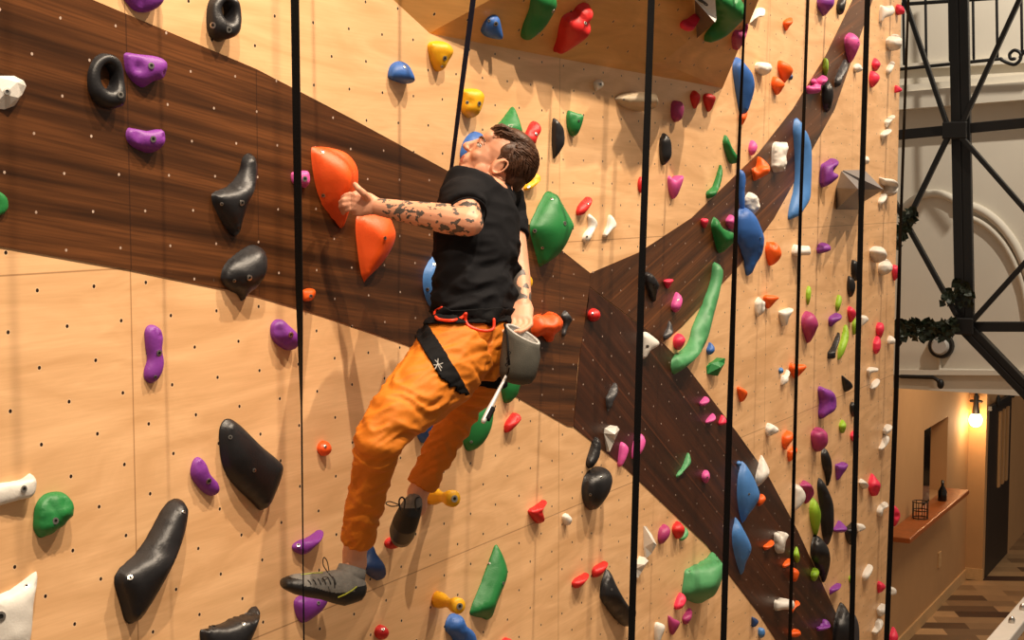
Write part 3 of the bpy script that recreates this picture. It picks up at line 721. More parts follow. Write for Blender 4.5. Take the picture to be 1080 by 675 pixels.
H('lime','T','609,182 615,120 635,60 650,0 664,-12 672,10 677,60 662,120 641,172 614,202','long lime green hold left of the fifth strap', h=.8)
ball(824,391,4.6,6.5,'sky','tiny blue hold above the white bird shaped one')
H('white','T','257,357 264,300 280,298 295,264 312,280 302,310 296,342','white bird shaped hold left of the orange one at the fourth strap', h=.8)
H('orange','T','309,242 320,223 345,239 400,233 412,245 396,272 360,307 345,317 314,275','orange winged hold crossed by the fourth strap', h=.9)
H('white','T','789,267 810,249 856,254 851,276 815,286 799,312','upper white hold of the curved pair right of the fifth strap', h=.9)
H('white','T','809,377 830,334 861,321 867,340 850,371 819,387','lower white hold of the curved pair right of the fifth strap', h=.9)
H('black','T','634,300 665,322 692,345 699,375 655,400 640,350','black triangular hold left of the fifth strap', h=.5)
H('purple','T','486,387 500,369 530,379 575,400 594,450 587,510 540,547 505,567 489,540 496,470','purple handle hold with a slot, right of the fourth strap', dents='555,450,16,1.3 555,480,12,1.2 510,440,14,.8', h=1)
H('black','T','684,482 712,469 717,550 694,542','black hold half behind the fifth strap', h=.6)
H('lime','T','617,612 638,574 659,605 646,652 630,652','lime drop hold right of the purple handle', h=.8)
H('white','T','162,642 178,594 237,625 226,656 180,674','white knotted hold above the orange pair at the fourth strap', rock=.12)
H('white','T','888,642 910,604 942,610 936,642 900,667','white hold at the wall edge beside the passage opening', h=.9)
# --- right, lower
H('orange','U','264,20 270,-8 300,-32 327,-20 327,20 301,60 285,84 267,60','upper orange hold of the pair at the fourth strap', h=.8)
H('orange','U','299,92 320,75 345,64 357,85 337,130 310,157 299,130','lower orange hold of the pair at the fourth strap', h=.8)
H('magenta','Z','855.5,459 858,453 864,451 869,453 872.5,458 872,468 867,474 862.6,476.5 857.5,472','large dark pink hold below the purple handle', h=.8)
H('white','U','863,77 880,40 893,0 920,-2 927,25 906,60 875,90','white curved hold near the sixth strap', h=.9)
ball(901.5,460,9,11,'coral','bright pink hold crossed by the fifth strap')
H('black','U','506,112 520,79 540,84 568,148 572,220 557,290 543,305 534,240 514,180','long black hold under the dark pink one', h=.6)
H('purple','U','594,175 625,170 655,163 670,175 666,190 641,230 605,272 597,220','purple cup hold left of the fifth strap', h=.9)
H('white','U','97,262 110,200 135,124 152,140 181,200 184,235 151,280 111,310','white fin hold at the edge of the falling band', st='c', h=.8)
H('white','U','739,287 755,264 790,290 797,310 770,327 745,297','white peg hold left of the bright pink pocket', h=.9)
H('coral','U','799,290 820,234 845,258 870,300 852,362 820,367 799,320','bright pink pocket hold between fifth and sixth straps', dents='835,325,20,1.5', h=.9)
H('white','U','851,462 865,430 905,407 920,430 891,456 881,492 857,492','white branched hold left of the sixth strap', rock=.06, h=.9)
H('coral','U','943,440 960,429 986,460 992,500 966,552 947,547','bright pink pocket hold at the sixth strap', dents='968,490,16,1.4', h=.9)
H('magenta','U','374,310 390,284 410,277 446,305 460,350 442,390 410,417 399,350','dark pink hold behind a white one at the fourth strap', h=.7)
H('white','U','328,320 350,299 380,313 407,360 401,400 360,447 330,457','white round hold touching the fourth strap', rock=.05, h=.7)
H('lime','U','434,440 450,384 475,400 498,450 502,500 491,570 475,614 454,580 437,500','large lime pod hold beside the long black one', h=.8)
H('black','U','482,310 497,263 525,290 556,350 582,430 584,560 571,620 550,670 529,650 509,560 499,440','longest black hold of the right side column', h=.6)
H('purple','U','582,577 600,550 620,524 655,555 664,575 640,597 590,592','purple lumpy hold left of the fifth strap near the bottom', h=.8)
H('black','U','654,580 680,550 715,539 727,590 717,650 690,672 664,640','black hold crossed by the fifth strap near the bottom', h=.6)
H('white','U','727,547 760,544 779,565 766,582 729,592','small white hold poking out right of the black one', h=.8)
H('black','V','442,100 455,44 475,27 510,50 547,100 562,160 557,220 541,280 525,317 499,270 464,200 444,150','lower black egg hold beside the falling band', h=.6)
H('lime','V','334,140 355,98 369,140 372,170 358,197 339,170','lime sliver hold above the orange pair on the falling band', h=.8)
H('lime','V','439,270 455,234 480,231 492,255 481,290 460,312 444,295','lime block hold at the edge of the falling band', h=.8)
H('orange','V','146,97 165,80 200,57 214,75 196,100 160,120','orange sausage hold left of the white antler', h=.9)
H('white','V','213,60 214,18 245,13 256,35 280,10 302,25 286,60 271,132 224,127','white antler hold on the falling band', rock=.08, h=.8)
H('orange','V','266,212 290,180 320,174 332,180 326,192 300,217 274,230','orange hold crossed by the fourth strap low on the falling band', h=.9)
H('orange','V','321,252 335,229 363,245 367,270 346,312 324,302','orange hold under the lime sliver right of the fourth strap', h=.9)
H('white','V','213,442 224,427 270,437 332,431 332,481 270,486 225,494 213,475','white cylinder hold reaching the fourth strap', h=.9)
H('orange','V','319,482 345,440 365,434 372,455 346,476 324,507','thin orange hold at the end of the white cylinder', h=.9)
H('orange','V','311,627 340,609 370,614 378,640 350,657 314,652','lowest orange hold at the bottom edge by the fourth strap', h=.8)
H('purple','V','478,592 508,585 519,552 545,553 562,585 541,607 484,620','lowest purple hold at the bottom of the falling band', h=.8)
H('purple','V','559,362 575,344 610,327 629,330 616,360 581,381 561,394','purple hold just right of the falling band', h=.8)
ball(897.3,611,3.5,8,'lime','tiny lime hold at the fifth strap near the bottom')
H('black','V','579,600 600,510 632,448 670,490 692,560 694,700 579,700','big black hold at the bottom left of the fifth strap', h=.6)
H('charcoal','V','692,540 714,518 739,590 737,700 690,700','dark grey hold at the bottom behind the fifth strap', h=.6)
H('white','V','761,287 770,250 800,209 824,218 816,255 790,302 769,307','white oblong hold between fifth and sixth straps, low', h=.9)
H('coral','V','854,330 870,312 900,335 897,360 861,384','bright pink hold left of the sixth strap, low', h=.8)
H('white','V','852,482 880,452 907,460 907,500 870,529 854,510','round white hold with a pit left of the sixth strap', dents='882,482,14,1.2', h=.9)
H('white','V','821,622 840,590 849,555 880,547 887,580 861,622 834,644','white crescent hold at the bottom left of the sixth strap', h=.9)
H('white','V','924,372 930,344 967,360 965,392 924,397','small white hold right of the sixth strap', h=.8)
H('coral','V','930,652 944,605 960,599 980,650 962,700 932,700','bright pink hold at the bottom right of the wall', h=.8)

mk_ = MB(); bvg = BVHTree.FromPolygons([q.co+gt.location for q in gt.data.vertices], [tuple(p.vertices) for p in gt.data.polygons])
def gsurf(x, y):
    h_ = bvg.ray_cast(CAM, ray(x, y)); return h_[0]-ray(x, y)*.001 if h_[0] else P(x, y, .04)
mk_.tube([gsurf(538.3+1.9*math.cos(w*math.pi/6), 133+1.6*math.sin(w*math.pi/6)) for w in range(12)], .0007, n=5, closed=True)
mk_.tube([gsurf(536.5, 131.5), gsurf(538.2, 131.8), gsurf(540.6, 131.2), gsurf(541.3, 132.4)], .0007, n=5)
mk_.build('printed_mark', M['white'], gt, recenter=False)
# grey and white box volume on the overhang, with its round black mark
ox = {}
def ov(px, py, out):
    x, y = cv('K', [(px, py)])[0]; hit, nr, _, _ = over_bvh.ray_cast(CAM, ray(x, y))
    base = hit if hit else P(x, y, .4)
    return base - ray(x, y)*out
b1 = ov(418, -130, .02); b2 = ov(440, 237, .005); b3 = ov(545, -130, .30); b4 = ov(562, 118, .30)
t1 = ov(427, 0, .26); t0 = ov(418, -130, .22); t2 = ov(552, 138, .36)
bb = [ov(418, -130, -.01), ov(432, 200, -.0)]
vs = [t0, t1, t2, b4, b3, b2, b1]
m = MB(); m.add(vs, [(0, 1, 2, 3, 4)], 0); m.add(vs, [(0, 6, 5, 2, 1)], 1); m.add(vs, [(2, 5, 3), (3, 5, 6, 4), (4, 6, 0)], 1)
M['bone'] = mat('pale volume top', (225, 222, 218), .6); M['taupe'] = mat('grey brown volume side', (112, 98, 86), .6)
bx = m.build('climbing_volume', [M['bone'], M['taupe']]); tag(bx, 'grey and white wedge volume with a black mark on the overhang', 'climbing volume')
nrm = (t2-t0).cross(b3-t0).normalized()
if nrm.dot(ray(740, 5)) > 0: nrm = -nrm
mk = MB()
for (x, y, rx, ry) in ((468, 6, 22, 9), (470, 6, 12, 4), (492, 22, 12, 9)):
    ring = []
    for j in range(20):
        w = 2*math.pi*j/20; px, py = cv('K', [(x+rx*math.cos(w)+ry*.5*math.sin(w), y+ry*math.sin(w)+rx*.45*math.cos(w))])[0]
        d_ = ray(px, py); ring.append(CAM+d_*((t1-CAM).dot(nrm)/d_.dot(nrm))+nrm*.0015)
    mk.tube(ring, .0028, n=6, closed=True)
mk.build('printed_mark', M['black'], bx, recenter=False)


def volume(pix, label):
    bm = bmesh.new(); pts = [P(*p) for p in pix]; c0 = sum(pts, Vector())/len(pts)
    for p in pts: bm.verts.new(p-c0)
    bmesh.ops.convex_hull(bm, input=bm.verts); bmesh.ops.recalc_face_normals(bm, faces=bm.faces)
    me = bpy.data.meshes.new('climbing_volume'); bm.to_mesh(me); bm.free()
    o = link('climbing_volume', me, M['grey']); o.location = c0
    return tag(o, label, 'climbing volume')
volume([(887.4, 180.4, .0), (881.9, 198, .0), (881.9, 221, .0), (905, 221, .0), (905.5, 184, .0), (905, 199.3, .24)], 'left grey faceted volume of the pair')
volume([(889, 179.6, .0), (911.5, 179.0, .0), (932, 200, .27), (909.6, 213.7, .0), (906, 200, .10)], 'right grey faceted volume of the pair with a pointed tip')
# ------------------------------------------------------------------ auto belay straps

M['web'] = mat('black webbing', (11, 11, 13), .7, bump=.4, bscale=400)
M['webblue'] = mat('blue edged webbing', (27, 32, 52), .7, bump=.4, bscale=400)
def strap(pix, off, w, twist, label, m='web', th=.0035, foot=True):
    """pix: points down the strap; w: webbing width; twist: list of angles (deg) at those points"""
    pts = [P(x, y, off if not isinstance(off, list) else off[i]) for i, (x, y) in enumerate(pix)]
    pts[0] = pts[1]+(pts[0]-pts[1])*((9.4-pts[1].z)/(pts[0].z-pts[1].z))
    if foot: pts[-1] = pts[-2]+(pts[-1]-pts[-2])*((.0-pts[-2].z)/(pts[-1].z-pts[-2].z))
    mm = MB(); v = []; rows = []
    for i in range(len(pts)-1):
        K = 14
        for k in range(K+(1 if i == len(pts)-2 else 0)):
            t = k/K; p = pts[i].lerp(pts[i+1], t); tw = math.radians(twist[i]*(1-t)+twist[i+1]*t)
            ax = (pts[i+1]-pts[i]).normalized()
            a = RT - ax*RT.dot(ax); a.normalize(); b = ax.cross(a)
            e = a*math.cos(tw)+b*math.sin(tw); g = ax.cross(e)
            rows.append([p+e*w/2+g*th/2, p-e*w/2+g*th/2, p-e*w/2-g*th/2, p+e*w/2-g*th/2])
    for r in rows: v += r
    f = [(i*4+j, i*4+(j+1) % 4, (i+1)*4+(j+1) % 4, (i+1)*4+j) for i in range(len(rows)-1) for j in range(4)]
    f += [(3, 2, 1, 0), tuple((len(rows)-1)*4+j for j in range(4))]
    o = mesh_obj('belay_strap', v, f, M[m], recenter=True)
    return tag(o, label, 'strap')
strap([(306.5, -330), (311, 0), (315.5, 300), (318, 430), (320.5, 675), (324, 1000)], .42, .021, [8, 10, 30, 78, 84, 84], 'leftmost black belay strap, running down over the toe of the shoe')
strap([(700, -330), (687, 0), (676.5, 300), (666, 675), (655, 1000)], .42, .026, [0, 0, 5, 0, 0], 'thick black belay strap at full height right of the climber')
strap([(799, -330), (786, 0), (777.5, 200), (769.5, 440), (763, 675), (754, 1000)], .44, .027, [85, 84, 70, 30, 10, 0], 'black belay strap crossing the blue pointed hold and the falling dark band')
strap([(866, -330), (852, 0), (844, 230), (833, 675), (826, 1000)], .34, .022, [66, 62, 60, 55, 50], 'thin black belay strap crossing the long blue boomerang hold')
strap([(930, -330), (915, 0), (908, 230), (898, 675), (890, 1000)], .30, .032, [30, 22, 20, 10, 10], 'black belay strap crossing the grey faceted volumes')
strap([(963, -330), (958, 0), (949.5, 250), (945, 420), (935, 675), (928, 1000)], .12, .036, [80, 82, 75, 40, 20, 20], 'rightmost black belay strap along the end of the climbing wall')

# ------------------------------------------------------------------ climber
M['skin'] = mat('skin', (222, 160, 128), .5, var=.08, scale=30, bump=.1)
M['tattoo'] = mat('tattoo ink', (92, 84, 78), .5, var=.4, scale=90, bump=0)
M['lip'] = mat('lip', (190, 100, 88), .5, bump=0)
M['shirt'] = mat('black cotton', (27, 27, 30), .85, var=.2, bump=.3, bscale=500)
M['trouser'] = mat('ochre trousers', (206, 116, 8), .7, var=.12, scale=12, bump=.25, bscale=350)
M['hair'] = mat('brown hair', (84, 52, 31), .5, var=.5, scale=60, bump=.6, bscale=160)
M['eyew'] = mat('eye white', (235, 228, 220), .2, bump=0); M['iris'] = mat('iris', (60, 44, 34), .2, bump=0)
M['harn'] = mat('harness webbing', (16, 16, 18), .75, bump=.4, bscale=500)
M['loop'] = mat('orange red gear loop', (236, 62, 30), .45, bump=0)
M['rubber'] = mat('shoe rubber', (24, 24, 25), .45, var=.4, bump=.2)
M['suede'] = mat('grey suede', (124, 122, 118), .8, var=.3, scale=60, bump=.4)
M['accent'] = mat('yellow green shoe trim', (172, 178, 60), .6, bump=0)
for k_ in ('web', 'webblue', 'shirt', 'harn'): M[k_].node_tree.nodes['Principled BSDF'].inputs['Specular IOR Level'].default_value = .12
M['bag'] = mat('olive grey fabric', (72, 70, 62), .8, var=.25, scale=30, bump=.4, bscale=400)
M['fleece'] = mat('chalky fleece', (196, 194, 190), .95, var=.3, scale=120, bump=.8, bscale=300)
XL = Vector((-1, 0, 0))
def dist_report(n, a, b): print('LEN', n, round((a-b).length, 3))

sh_c = P(509, 214, .37)                     # between the shoulders
neckb = P(515, 198, .365)
shL = P(487, 212, .39); shR = P(534, 213, .34)
elL = P(495, 235, .455); wrL = P(398, 218, .17); haL = P(376, 215, .12)
elR = P(546, 284, .45); wrR = P(552, 316, .52); haR = P(550, 336, .55)
hipL = P(482, 378, .42); knL = P(402, 452, .42); anL = P(374, 583, .24)
hipR = P(512, 380, .38); knR = P(478, 448, .26); anR = P(440, 521, .17)
for n, a, b in (('upper arm', shL, elL), ('forearm', elL, wrL), ('thighL', hipL, knL), ('shinL', knL, anL), ('thighR', hipR, knR), ('shinR', knR, anR),
                ('shoulders', shL, shR), ('hips', hipL, hipR), ('torso', neckb, (hipL+hipR)/2), ('uarmR', shR, elR), ('farmR', elR, wrR)):
    dist_report(n, a, b)

# head frame
Lh = (-RT).copy(); Lh = (Lh*math.cos(math.radians(6)) - Vector((FW.x, FW.y, 0)).normalized()*math.sin(math.radians(6)))
tilt = math.radians(38)
hf = Lh*math.cos(tilt)+Vector((0, 0, 1))*math.sin(tilt); hf.normalize()
hu = Vector((0, 0, 1))*math.cos(tilt)-Lh*math.sin(tilt); hu.normalize()
hl = hu.cross(hf).normalized()              # towards the viewer's side when positive
HC = P(523, 172.5, .355); HS = .99
HM = Matrix((hf, hl, hu)).transposed()
if hl.dot(FW) > 0: print('head left points away from camera')
def h3(x, y, z): return HC + HM @ (Vector((x, y, z))*HS)

body = MB()
E = lambda c, r, M_=HM: body.ell(h3(*c), tuple(v*HS for v in r), M_)
E((-.015, 0, .03), (.094, .076, .084)); E((.03, 0, -.01), (.062, .062, .085)); E((.032, 0, -.065), (.052, .052, .040))
E((.072, 0, -.098), (.022, .024, .017)); E((.066, 0, .050), (.022, .048, .036)); E((.083, 0, .029), (.009, .040, .008))
for s in (-1, 1):
    E((.060, s*.034, -.020), (.024, .022, .024)); E((.018, s*.056, -.055), (.032, .012, .034)); E((.058, s*.022, -.085), (.03, .022, .022))
    E((.076, s*.031, .0185), (.012, .0145, .0075)); E((.075, s*.031, .0015), (.011, .0135, .0065)); E((.103, s*.0115, -.020), (.009, .0075, .007)); E((-.002, s*.070, -.01), (.016, .012, .028))
body.tube([h3(.088, 0, .024), h3(.099, 0, .004), h3(.110, 0, -.014)], [.008, .0095, .0125], n=10)
E((.0925, 0, -.047), (.009, .022, .006)); E((.0895, 0, -.059), (.010, .020, .007)); E((.085, 0, -.05), (.014, .028, .03))
for s in (-1, 1):                            # ears
    ring = []
    for j in range(16):
        w = 2*math.pi*j/16; ring.append(h3(-.012+.0155*math.cos(w)-.006*math.sin(w), s*(.079+.005*(1-math.cos(w))), -.006+.027*math.sin(w)))
    body.tube(ring, .0042, n=8, closed=True); E((-.010, s*.077, -.006), (.014, .004, .023)); E((-.004, s*.079, -.030), (.007, .004, .008))
body.tube([h3(-.022, 0, -.02), h3(-.03, 0, -.07), neckb.lerp(h3(-.03, 0, -.07), .4), neckb, neckb+Vector((0, 0, -.06))], [.056, .055, .056, .062, .08], n=20)
# trunk and limbs inside the clothes
pel = (hipL+hipR)/2+Vector((0, 0, .03))
body.tube([neckb+Vector((0, 0, -.07)), sh_c, P(503, 255, .38), P(503, 300, .39), P(500, 350, .41), pel], [(.13, .07), (.165, .095), (.145, .095), (.125, .085), (.14, .09), (.13, .10)], n=20, axis=XL)
def limb(pts, rad, n=14): body.tube(pts, rad, n=n)
limb([shL, shL.lerp(elL, .5), elL], [.048, .047, .041]); 
limb([elL, elL.lerp(wrL, .25), elL.lerp(wrL, .6), wrL], [.043, .046, .036, .0265])
limb([shR, shR.lerp(elR, .5), elR], [.048, .045, .038]); limb([elR, elR.lerp(wrR, .3), wrR, haR.lerp(wrR, .6)], [.038, .036, .025, .024])
limb([hipL, hipL.lerp(knL, .9), knL.lerp(anL, .1), anL, anL+Vector((0, 0, -.04))], [.06, .035, .035, .036, .036]); limb([hipR, hipR.lerp(knR, .9), knR.lerp(anR, .1), anR, anR+Vector((0, 0, -.04))], [.06, .03, .03, .035, .034])
# left hand: palm and five fingers over the edge of the big orange hold
def finger(pts, r0, r1): body.tube([Vector(p) for p in pts], [r0+(r1-r0)*i/(len(pts)-1) for i in range(len(pts))], n=9)
pa = P(381, 214.5, .135)
body.tube([wrL, P(390, 215.5, .152), pa, P(372, 214, .115)], [(.026, .019), (.034, .017), (.041, .016), (.037, .013)], n=14, axis=(0, 0, 1))
for k, (y0, y1, ytip, xt) in enumerate(((207.5, 206, 208.5, 361.5), (212, 211, 213.2, 359), (216.5, 216.3, 218, 359), (220.8, 221.5, 222.6, 361.5))):
    finger([P(376, y0, .125), P(368.5, y1-1.2, .118), P(xt+3.5, y1, .105), P(xt, ytip, .088), P(xt+.6, ytip+2.2, .074)], .0095, .0072)
finger([P(388, 209, .155), P(383, 203.5, .160), P(378, 199, .152), P(374.5, 194.5, .138)], .0125, .0085)
# right hand dipping towards the chalk bag
body.tube([wrR, wrR.lerp(haR, .45), haR], [(.022, .02), (.035, .019), (.036, .015)], n=14, axis=RT)
dn = (haR-wrR).normalized()
for k in range(4):
    b = haR+RT*(-.026+k*.0175)+dn*.0
    finger([b, b+dn*.03+Vector((0, -.004, 0)), b+dn*.052+Lh*.012, b+dn*.062+Lh*.028], .0092, .007)
tb = wrR.lerp(haR, .35)-RT*.028
finger([tb, tb-RT*.018+dn*.025, tb-RT*.018+dn*.05], .0115, .008)

person = body.build('person', [M['skin'], M['tattoo'], M['lip']], smooth=True)
person.location, loc0 = person.location, person.location.copy()
remesh(person, .0032, 7, .5)
tag(person, 'climber in black t-shirt and ochre trousers, looking up while gripping an orange hold', 'person')
me = person.data
if len(me.materials) < 3:
    me.materials.clear(); [me.materials.append(M[k]) for k in ('skin', 'tattoo', 'lip')]
fa = (wrL-elL); fl = fa.length; fd = fa.normalized()
lipc = h3(.10, 0, -.053)
for p in me.polygons:
    c = p.center+loc0; t = (c-elL).dot(fd)/fl; mi = 0
    perp = ((c-elL)-fd*(c-elL).dot(fd)).length
    if -.15 < t < 1.02 and perp < .07 and (c-neckb).length > .12:
        q = Vector((c.x*42, c.y*42, c.z*60)); nz = noise.noise(q)+.55*noise.noise(q*2.3)
        thr = .02 if .42 < t < .78 else (.16 if t < .9 else .3)
        if nz > thr+.02: mi = 1
        if .50 < t < .53 or .70 < t < .715: mi = 1 if nz > -.25 else 0
    tr = (c-elR).dot((wrR-elR).normalized())/(wrR-elR).length
    if .2 < tr < 1.15 and (c-wrR).length < .2 and ((c-elR)-(wrR-elR).normalized()*(c-elR).dot((wrR-elR).normalized())).length < .045 and noise.noise(c*34) > .0: mi = 1
    lc = HM.transposed() @ (c-HC)/HS
    if lc.x > .088 and abs(lc.y) < .021 and -.066 < lc.z < -.043 and lc.x > .0905: mi = 2
    p.material_index = mi
def child(mb_, name, mats, parent=None, smooth=True): return mb_.build(name, mats, parent or person, smooth=smooth, recenter=False)

# eyes, brows
for s in (-1, 1):
    e = MB(); e.ell(h3(.0765, s*.0315, .010), (.0118, .0128, .0100), HM)
    ic = h3(.0865, s*.033, .0125); e.ell(ic, (.0025, .0048, .0048), HM, mi=1)
    child(e, 'eye', [M['eyew'], M['iris']])
    e = MB(); e.tube([h3(.077, s*.0455, .011), h3(.0855, s*.040, .0145), h3(.0895, s*.032, .0155), h3(.088, s*.022, .013)], .0013, n=6); child(e, 'eyelash', M['hair'])
    e = MB(); e.tube([h3(.072, s*.049, .030), h3(.083, s*.040, .036), h3(.090, s*.026, .037), h3(.092, s*.012, .033)], [.0018, .003, .0035, .0025], n=8); child(e, 'eyebrow', M['hair'])

# hair
hb = MB()
def EH(c, r): hb.ell(h3(*c), tuple(v*HS for v in r), HM, 24, 16)
EH((-.033, 0, .040), (.084, .081, .082)); EH((.022, 0, .086), (.052, .058, .026)); EH((.058, 0, .080), (.026, .044, .016))
EH((-.075, 0, .0), (.042, .066, .06)); EH((-.062, 0, -.045), (.035, .052, .035)); EH((-.02, 0, .108), (.06, .06, .026))
for s in (-1, 1): EH((.000, s*.066, .045), (.022, .012, .028)); EH((.006, s*.071, .012), (.007, .005, .018))
hair = child(hb, 'hair', M['hair']); remesh(hair, .004, 4, .5)
hb = MB(); random.seed(3)
def strand(p, q, r, w=.002): hb.tube([h3(*p), h3(*q), h3(*r)], [w, w*1.1, w*.5], n=5)
for k in range(1100):                         # strands combed back over the cap
    th_ = random.uniform(-1.75, 1.75); ph = random.uniform(.02, 2.1)
    c = Vector((-.033-.085*math.cos(th_)*math.sin(ph), .082*math.sin(th_)*math.sin(ph), .040+.083*math.cos(ph)))
    if c.z < -.03: c.x = min(c.x, -.05)
    nrm_ = (c-Vector((-.033, 0, .040))).normalized()
    fl_ = Vector((-.9, random.uniform(-.22, .22), random.uniform(-.15, .2))) if c.z > .055 else Vector((-.45, random.uniform(-.12, .12), -.75))
    t_ = (fl_-nrm_*fl_.dot(nrm_)).normalized(); L_ = random.uniform(.02, .045); u_ = random.uniform(.001, .005)
    strand(c-t_*L_*.4, c+nrm_*u_+t_*L_*.15, c+nrm_*u_*.6+t_*L_*.6, random.uniform(.0014, .0026))
for k in range(240):                          # fringe swept up and back
    y = random.uniform(-.052, .052); c = Vector((random.uniform(.02, .078), y, random.uniform(.078, .094)-max(0, abs(y)-.035)*.6))
    strand(c, c+Vector((-.012, y*.05, random.uniform(.012, .020))), c+Vector((-.038, y*.25, random.uniform(.014, .028))), random.uniform(.0016, .003))
child(hb, 'hair_strands', M['hair'], hair)

def ring_pts0(c, n_, r, n=28):
    a = n_.orthogonal().normalized(); b = n_.cross(a); return [c+a*math.cos(2*math.pi*j/n)*r+b*math.sin(2*math.pi*j/n)*r for j in range(n)]
# wrinkle helper
def wrinkle(o, fn):
    me = o.data; nr = [v.normal.copy() for v in me.vertices]
    for v, n_ in zip(me.vertices, nr): v.co += n_*fn(v.co)
    me.update()
def ridge(v): return .55-abs(noise.noise(v))*2.6

# t-shirt
ts = MB()
ts.tube([neckb+Vector((0, 0, .0)), neckb+Vector((0, 0, -.03)), sh_c+Vector((0, 0, -.0)), P(504, 240, .375), P(503, 270, .385), P(503, 300, .395), P(502, 330, .405), P(501, 348, .41)],
        [(.066, .062), (.12, .078), (.175, .108), (.178, .118), (.170, .118), (.165, .116), (.165, .115), (.165, .112)], n=28, axis=XL, caps=False)
ts.tube([sh_c.lerp(shL, .3), shL, shL.lerp(elL, .45)], [.085, .074, .066], n=20, caps=False)
ts.tube([sh_c.lerp(shR, .3), shR, shR.lerp(elR, .55)], [.085, .07, .06], n=20, caps=False)
ts.tube([sh_c.lerp(shL, .9)+Vector((0, 0, -.02)), P(496, 262, .42)], [.07, .05], n=14)
shirt = child(ts, 't_shirt', M['shirt']); remesh(shirt, .006, 14, .5)
hm_ = MB(); ax_ = (elL-shL).normalized(); hm_.tube(ring_pts0(shL.lerp(elL, .62), ax_, .060), .0032, n=6, closed=True)
child(hm_, 'sleeve_hem', M['shirt'], shirt)
def shw(c):
    q = Vector((c.x*7+c.z*3, c.y*7, c.z*13+c.y*9)); a = ridge(q)*.017+ridge(Vector((c.x*16+3, c.y*14+c.z*10, c.z*26)))*.006+noise.noise(c*22)*.004
    w = max(.25, min(1, (sh_c.z-.02-c.z)/.25)); return a*w
wrinkle(shirt, shw)

# trousers
tr = MB()
tr.tube([P(501, 336, .405), P(500, 350, .41), P(499, 368, .41), pel+Vector((0, 0, -.06))], [(.135, .112), (.152, .122), (.165, .128), (.14, .12)], n=28, axis=XL, caps=False)
def leg(h_, k_, a_, r):
    d1 = k_-h_; d2 = a_-k_
    tr.tube([h_+Vector((0, 0, .03)), h_.lerp(k_, .25), h_.lerp(k_, .6), h_.lerp(k_, .9)+d2.normalized()*.01, k_.lerp(a_, .08), k_.lerp(a_, .35), k_.lerp(a_, .7), k_.lerp(a_, .895)], r, n=22, caps=False)
leg(hipL, knL, anL, [.120, .112, .094, .074, .068, .057, .054, .049])
leg(hipR, knR, anR, [.100, .090, .070, .058, .056, .053, .050, .050])
trou = child(tr, 'trousers', M['trouser']); remesh(trou, .006, 10, .5)
def trw(c):
    dk = min((c-knL).length, (c-knR).length); dh = (c-pel).length
    w_ = noise.noise(c*6)*1.2
    a = ridge(Vector((c.x*5, c.y*6+w_, c.z*21-c.y*9+w_*2)))*.009
    b = ridge(Vector((c.x*12+5, c.y*9+w_, c.z*44+c.y*26)))*.0045+noise.noise(c*70)*.001
    return a*(.55+.6*math.exp(-(dk/.12)**2)+.4*math.exp(-(dh/.15)**2))+b*.8
wrinkle(trou, trw)
for o_ in (shirt, trou): o_.data.update()

def bv_of(*objs):
    v = []; f = []
    for o in objs:
        mw = parent_world(o); b = len(v); v += [mw @ q.co for q in o.data.vertices]; f += [tuple(b+i for i in p.vertices) for p in o.data.polygons]
    return BVHTree.FromPolygons(v, f)
cloth_bv = bv_of(shirt, trou)
def surf(px, py, lift=.006, fb=.5):
    h_ = cloth_bv.ray_cast(CAM, ray(px, py)); d_ = ray(px, py)
    return (h_[0]-d_*lift) if h_[0] else P(px, py, fb)

# harness
hn = bpy.data.objects.new('harness', None); C.objects.link(hn); hn.parent = person; hn.matrix_parent_inverse = parent_world(person).inverted()
def band(srcs, c, n_, w, lim, name, lift=.007, zmin=None):
    """a belt that follows the cloth: the strip of it between two parallel planes"""
    n_ = n_.normalized(); vs = []; fs = []
    for o in srcs:
        bm = bmesh.new(); bm.from_mesh(o.data); bm.transform(parent_world(o))
        bmesh.ops.delete(bm, geom=[v for v in bm.verts if (v.co-c).length > lim or abs((v.co-c).dot(n_)) > w/2+.02], context='VERTS')
        for sg in (1, -1):
            bmesh.ops.bisect_plane(bm, geom=bm.verts[:]+bm.edges[:]+bm.faces[:], plane_co=c+n_*(sg*w/2), plane_no=n_*sg, clear_outer=True)
        bm.normal_update(); bm.verts.index_update(); b0_ = len(vs)
        vs += [v.co+v.normal*lift for v in bm.verts]; fs += [tuple(b0_+v.index for v in f.verts) for f in bm.faces]; bm.free()
    o = mesh_obj(name, vs, fs, M['harn'], hn, smooth=True)
    s = o.modifiers.new('s', 'SOLIDIFY'); s.thickness = .005; s.offset = -1
    return o
band([shirt, trou], P(502, 333, .405), Vector((.05, .05, 1)), .045, .24, 'waist_belt', .010)
cl = surf(462, 378, -.08); pa_, pb_ = P(444, 352, .45), P(474, 404, .45)
axis_ = (pb_-pa_).cross(ray(460, 378)).normalized()
band([trou], cl, axis_, .048, .135, 'leg_loop', .007)
cr = P(496, 402, .40)+Vector((.05, 0, 0))
band([trou], cr, (hipR-knR).normalized()*.8+Vector((0, 0, .5)), .04, .125, 'leg_loop', .006)
def gear(pix, fb=.55):
    g = MB(); pts = [Vector(p) for p in spline3([surf(x, y, .022, fb) for x, y in pix], 8)]
    g.tube(pts, .0048, n=8); return g.build('gear_loop', M['loop'], hn, smooth=True, recenter=False)
def spline3(p, n):
    out = []; k = len(p)
    for i in range(k-1):
        a, b, c, d = p[max(i-1, 0)], p[i], p[i+1], p[min(i+2, k-1)]
        for q in range(n):
            t = q/n; out.append(.5*((2*b)+(c-a)*t+(2*a-5*b+4*c-d)*t*t+(3*b-a-3*c+d)*t**3))
    out.append(p[-1]); return out
gear([(466, 324.5), (459, 329), (460, 335), (466, 337.5), (478, 338), (487, 335), (491, 331)])
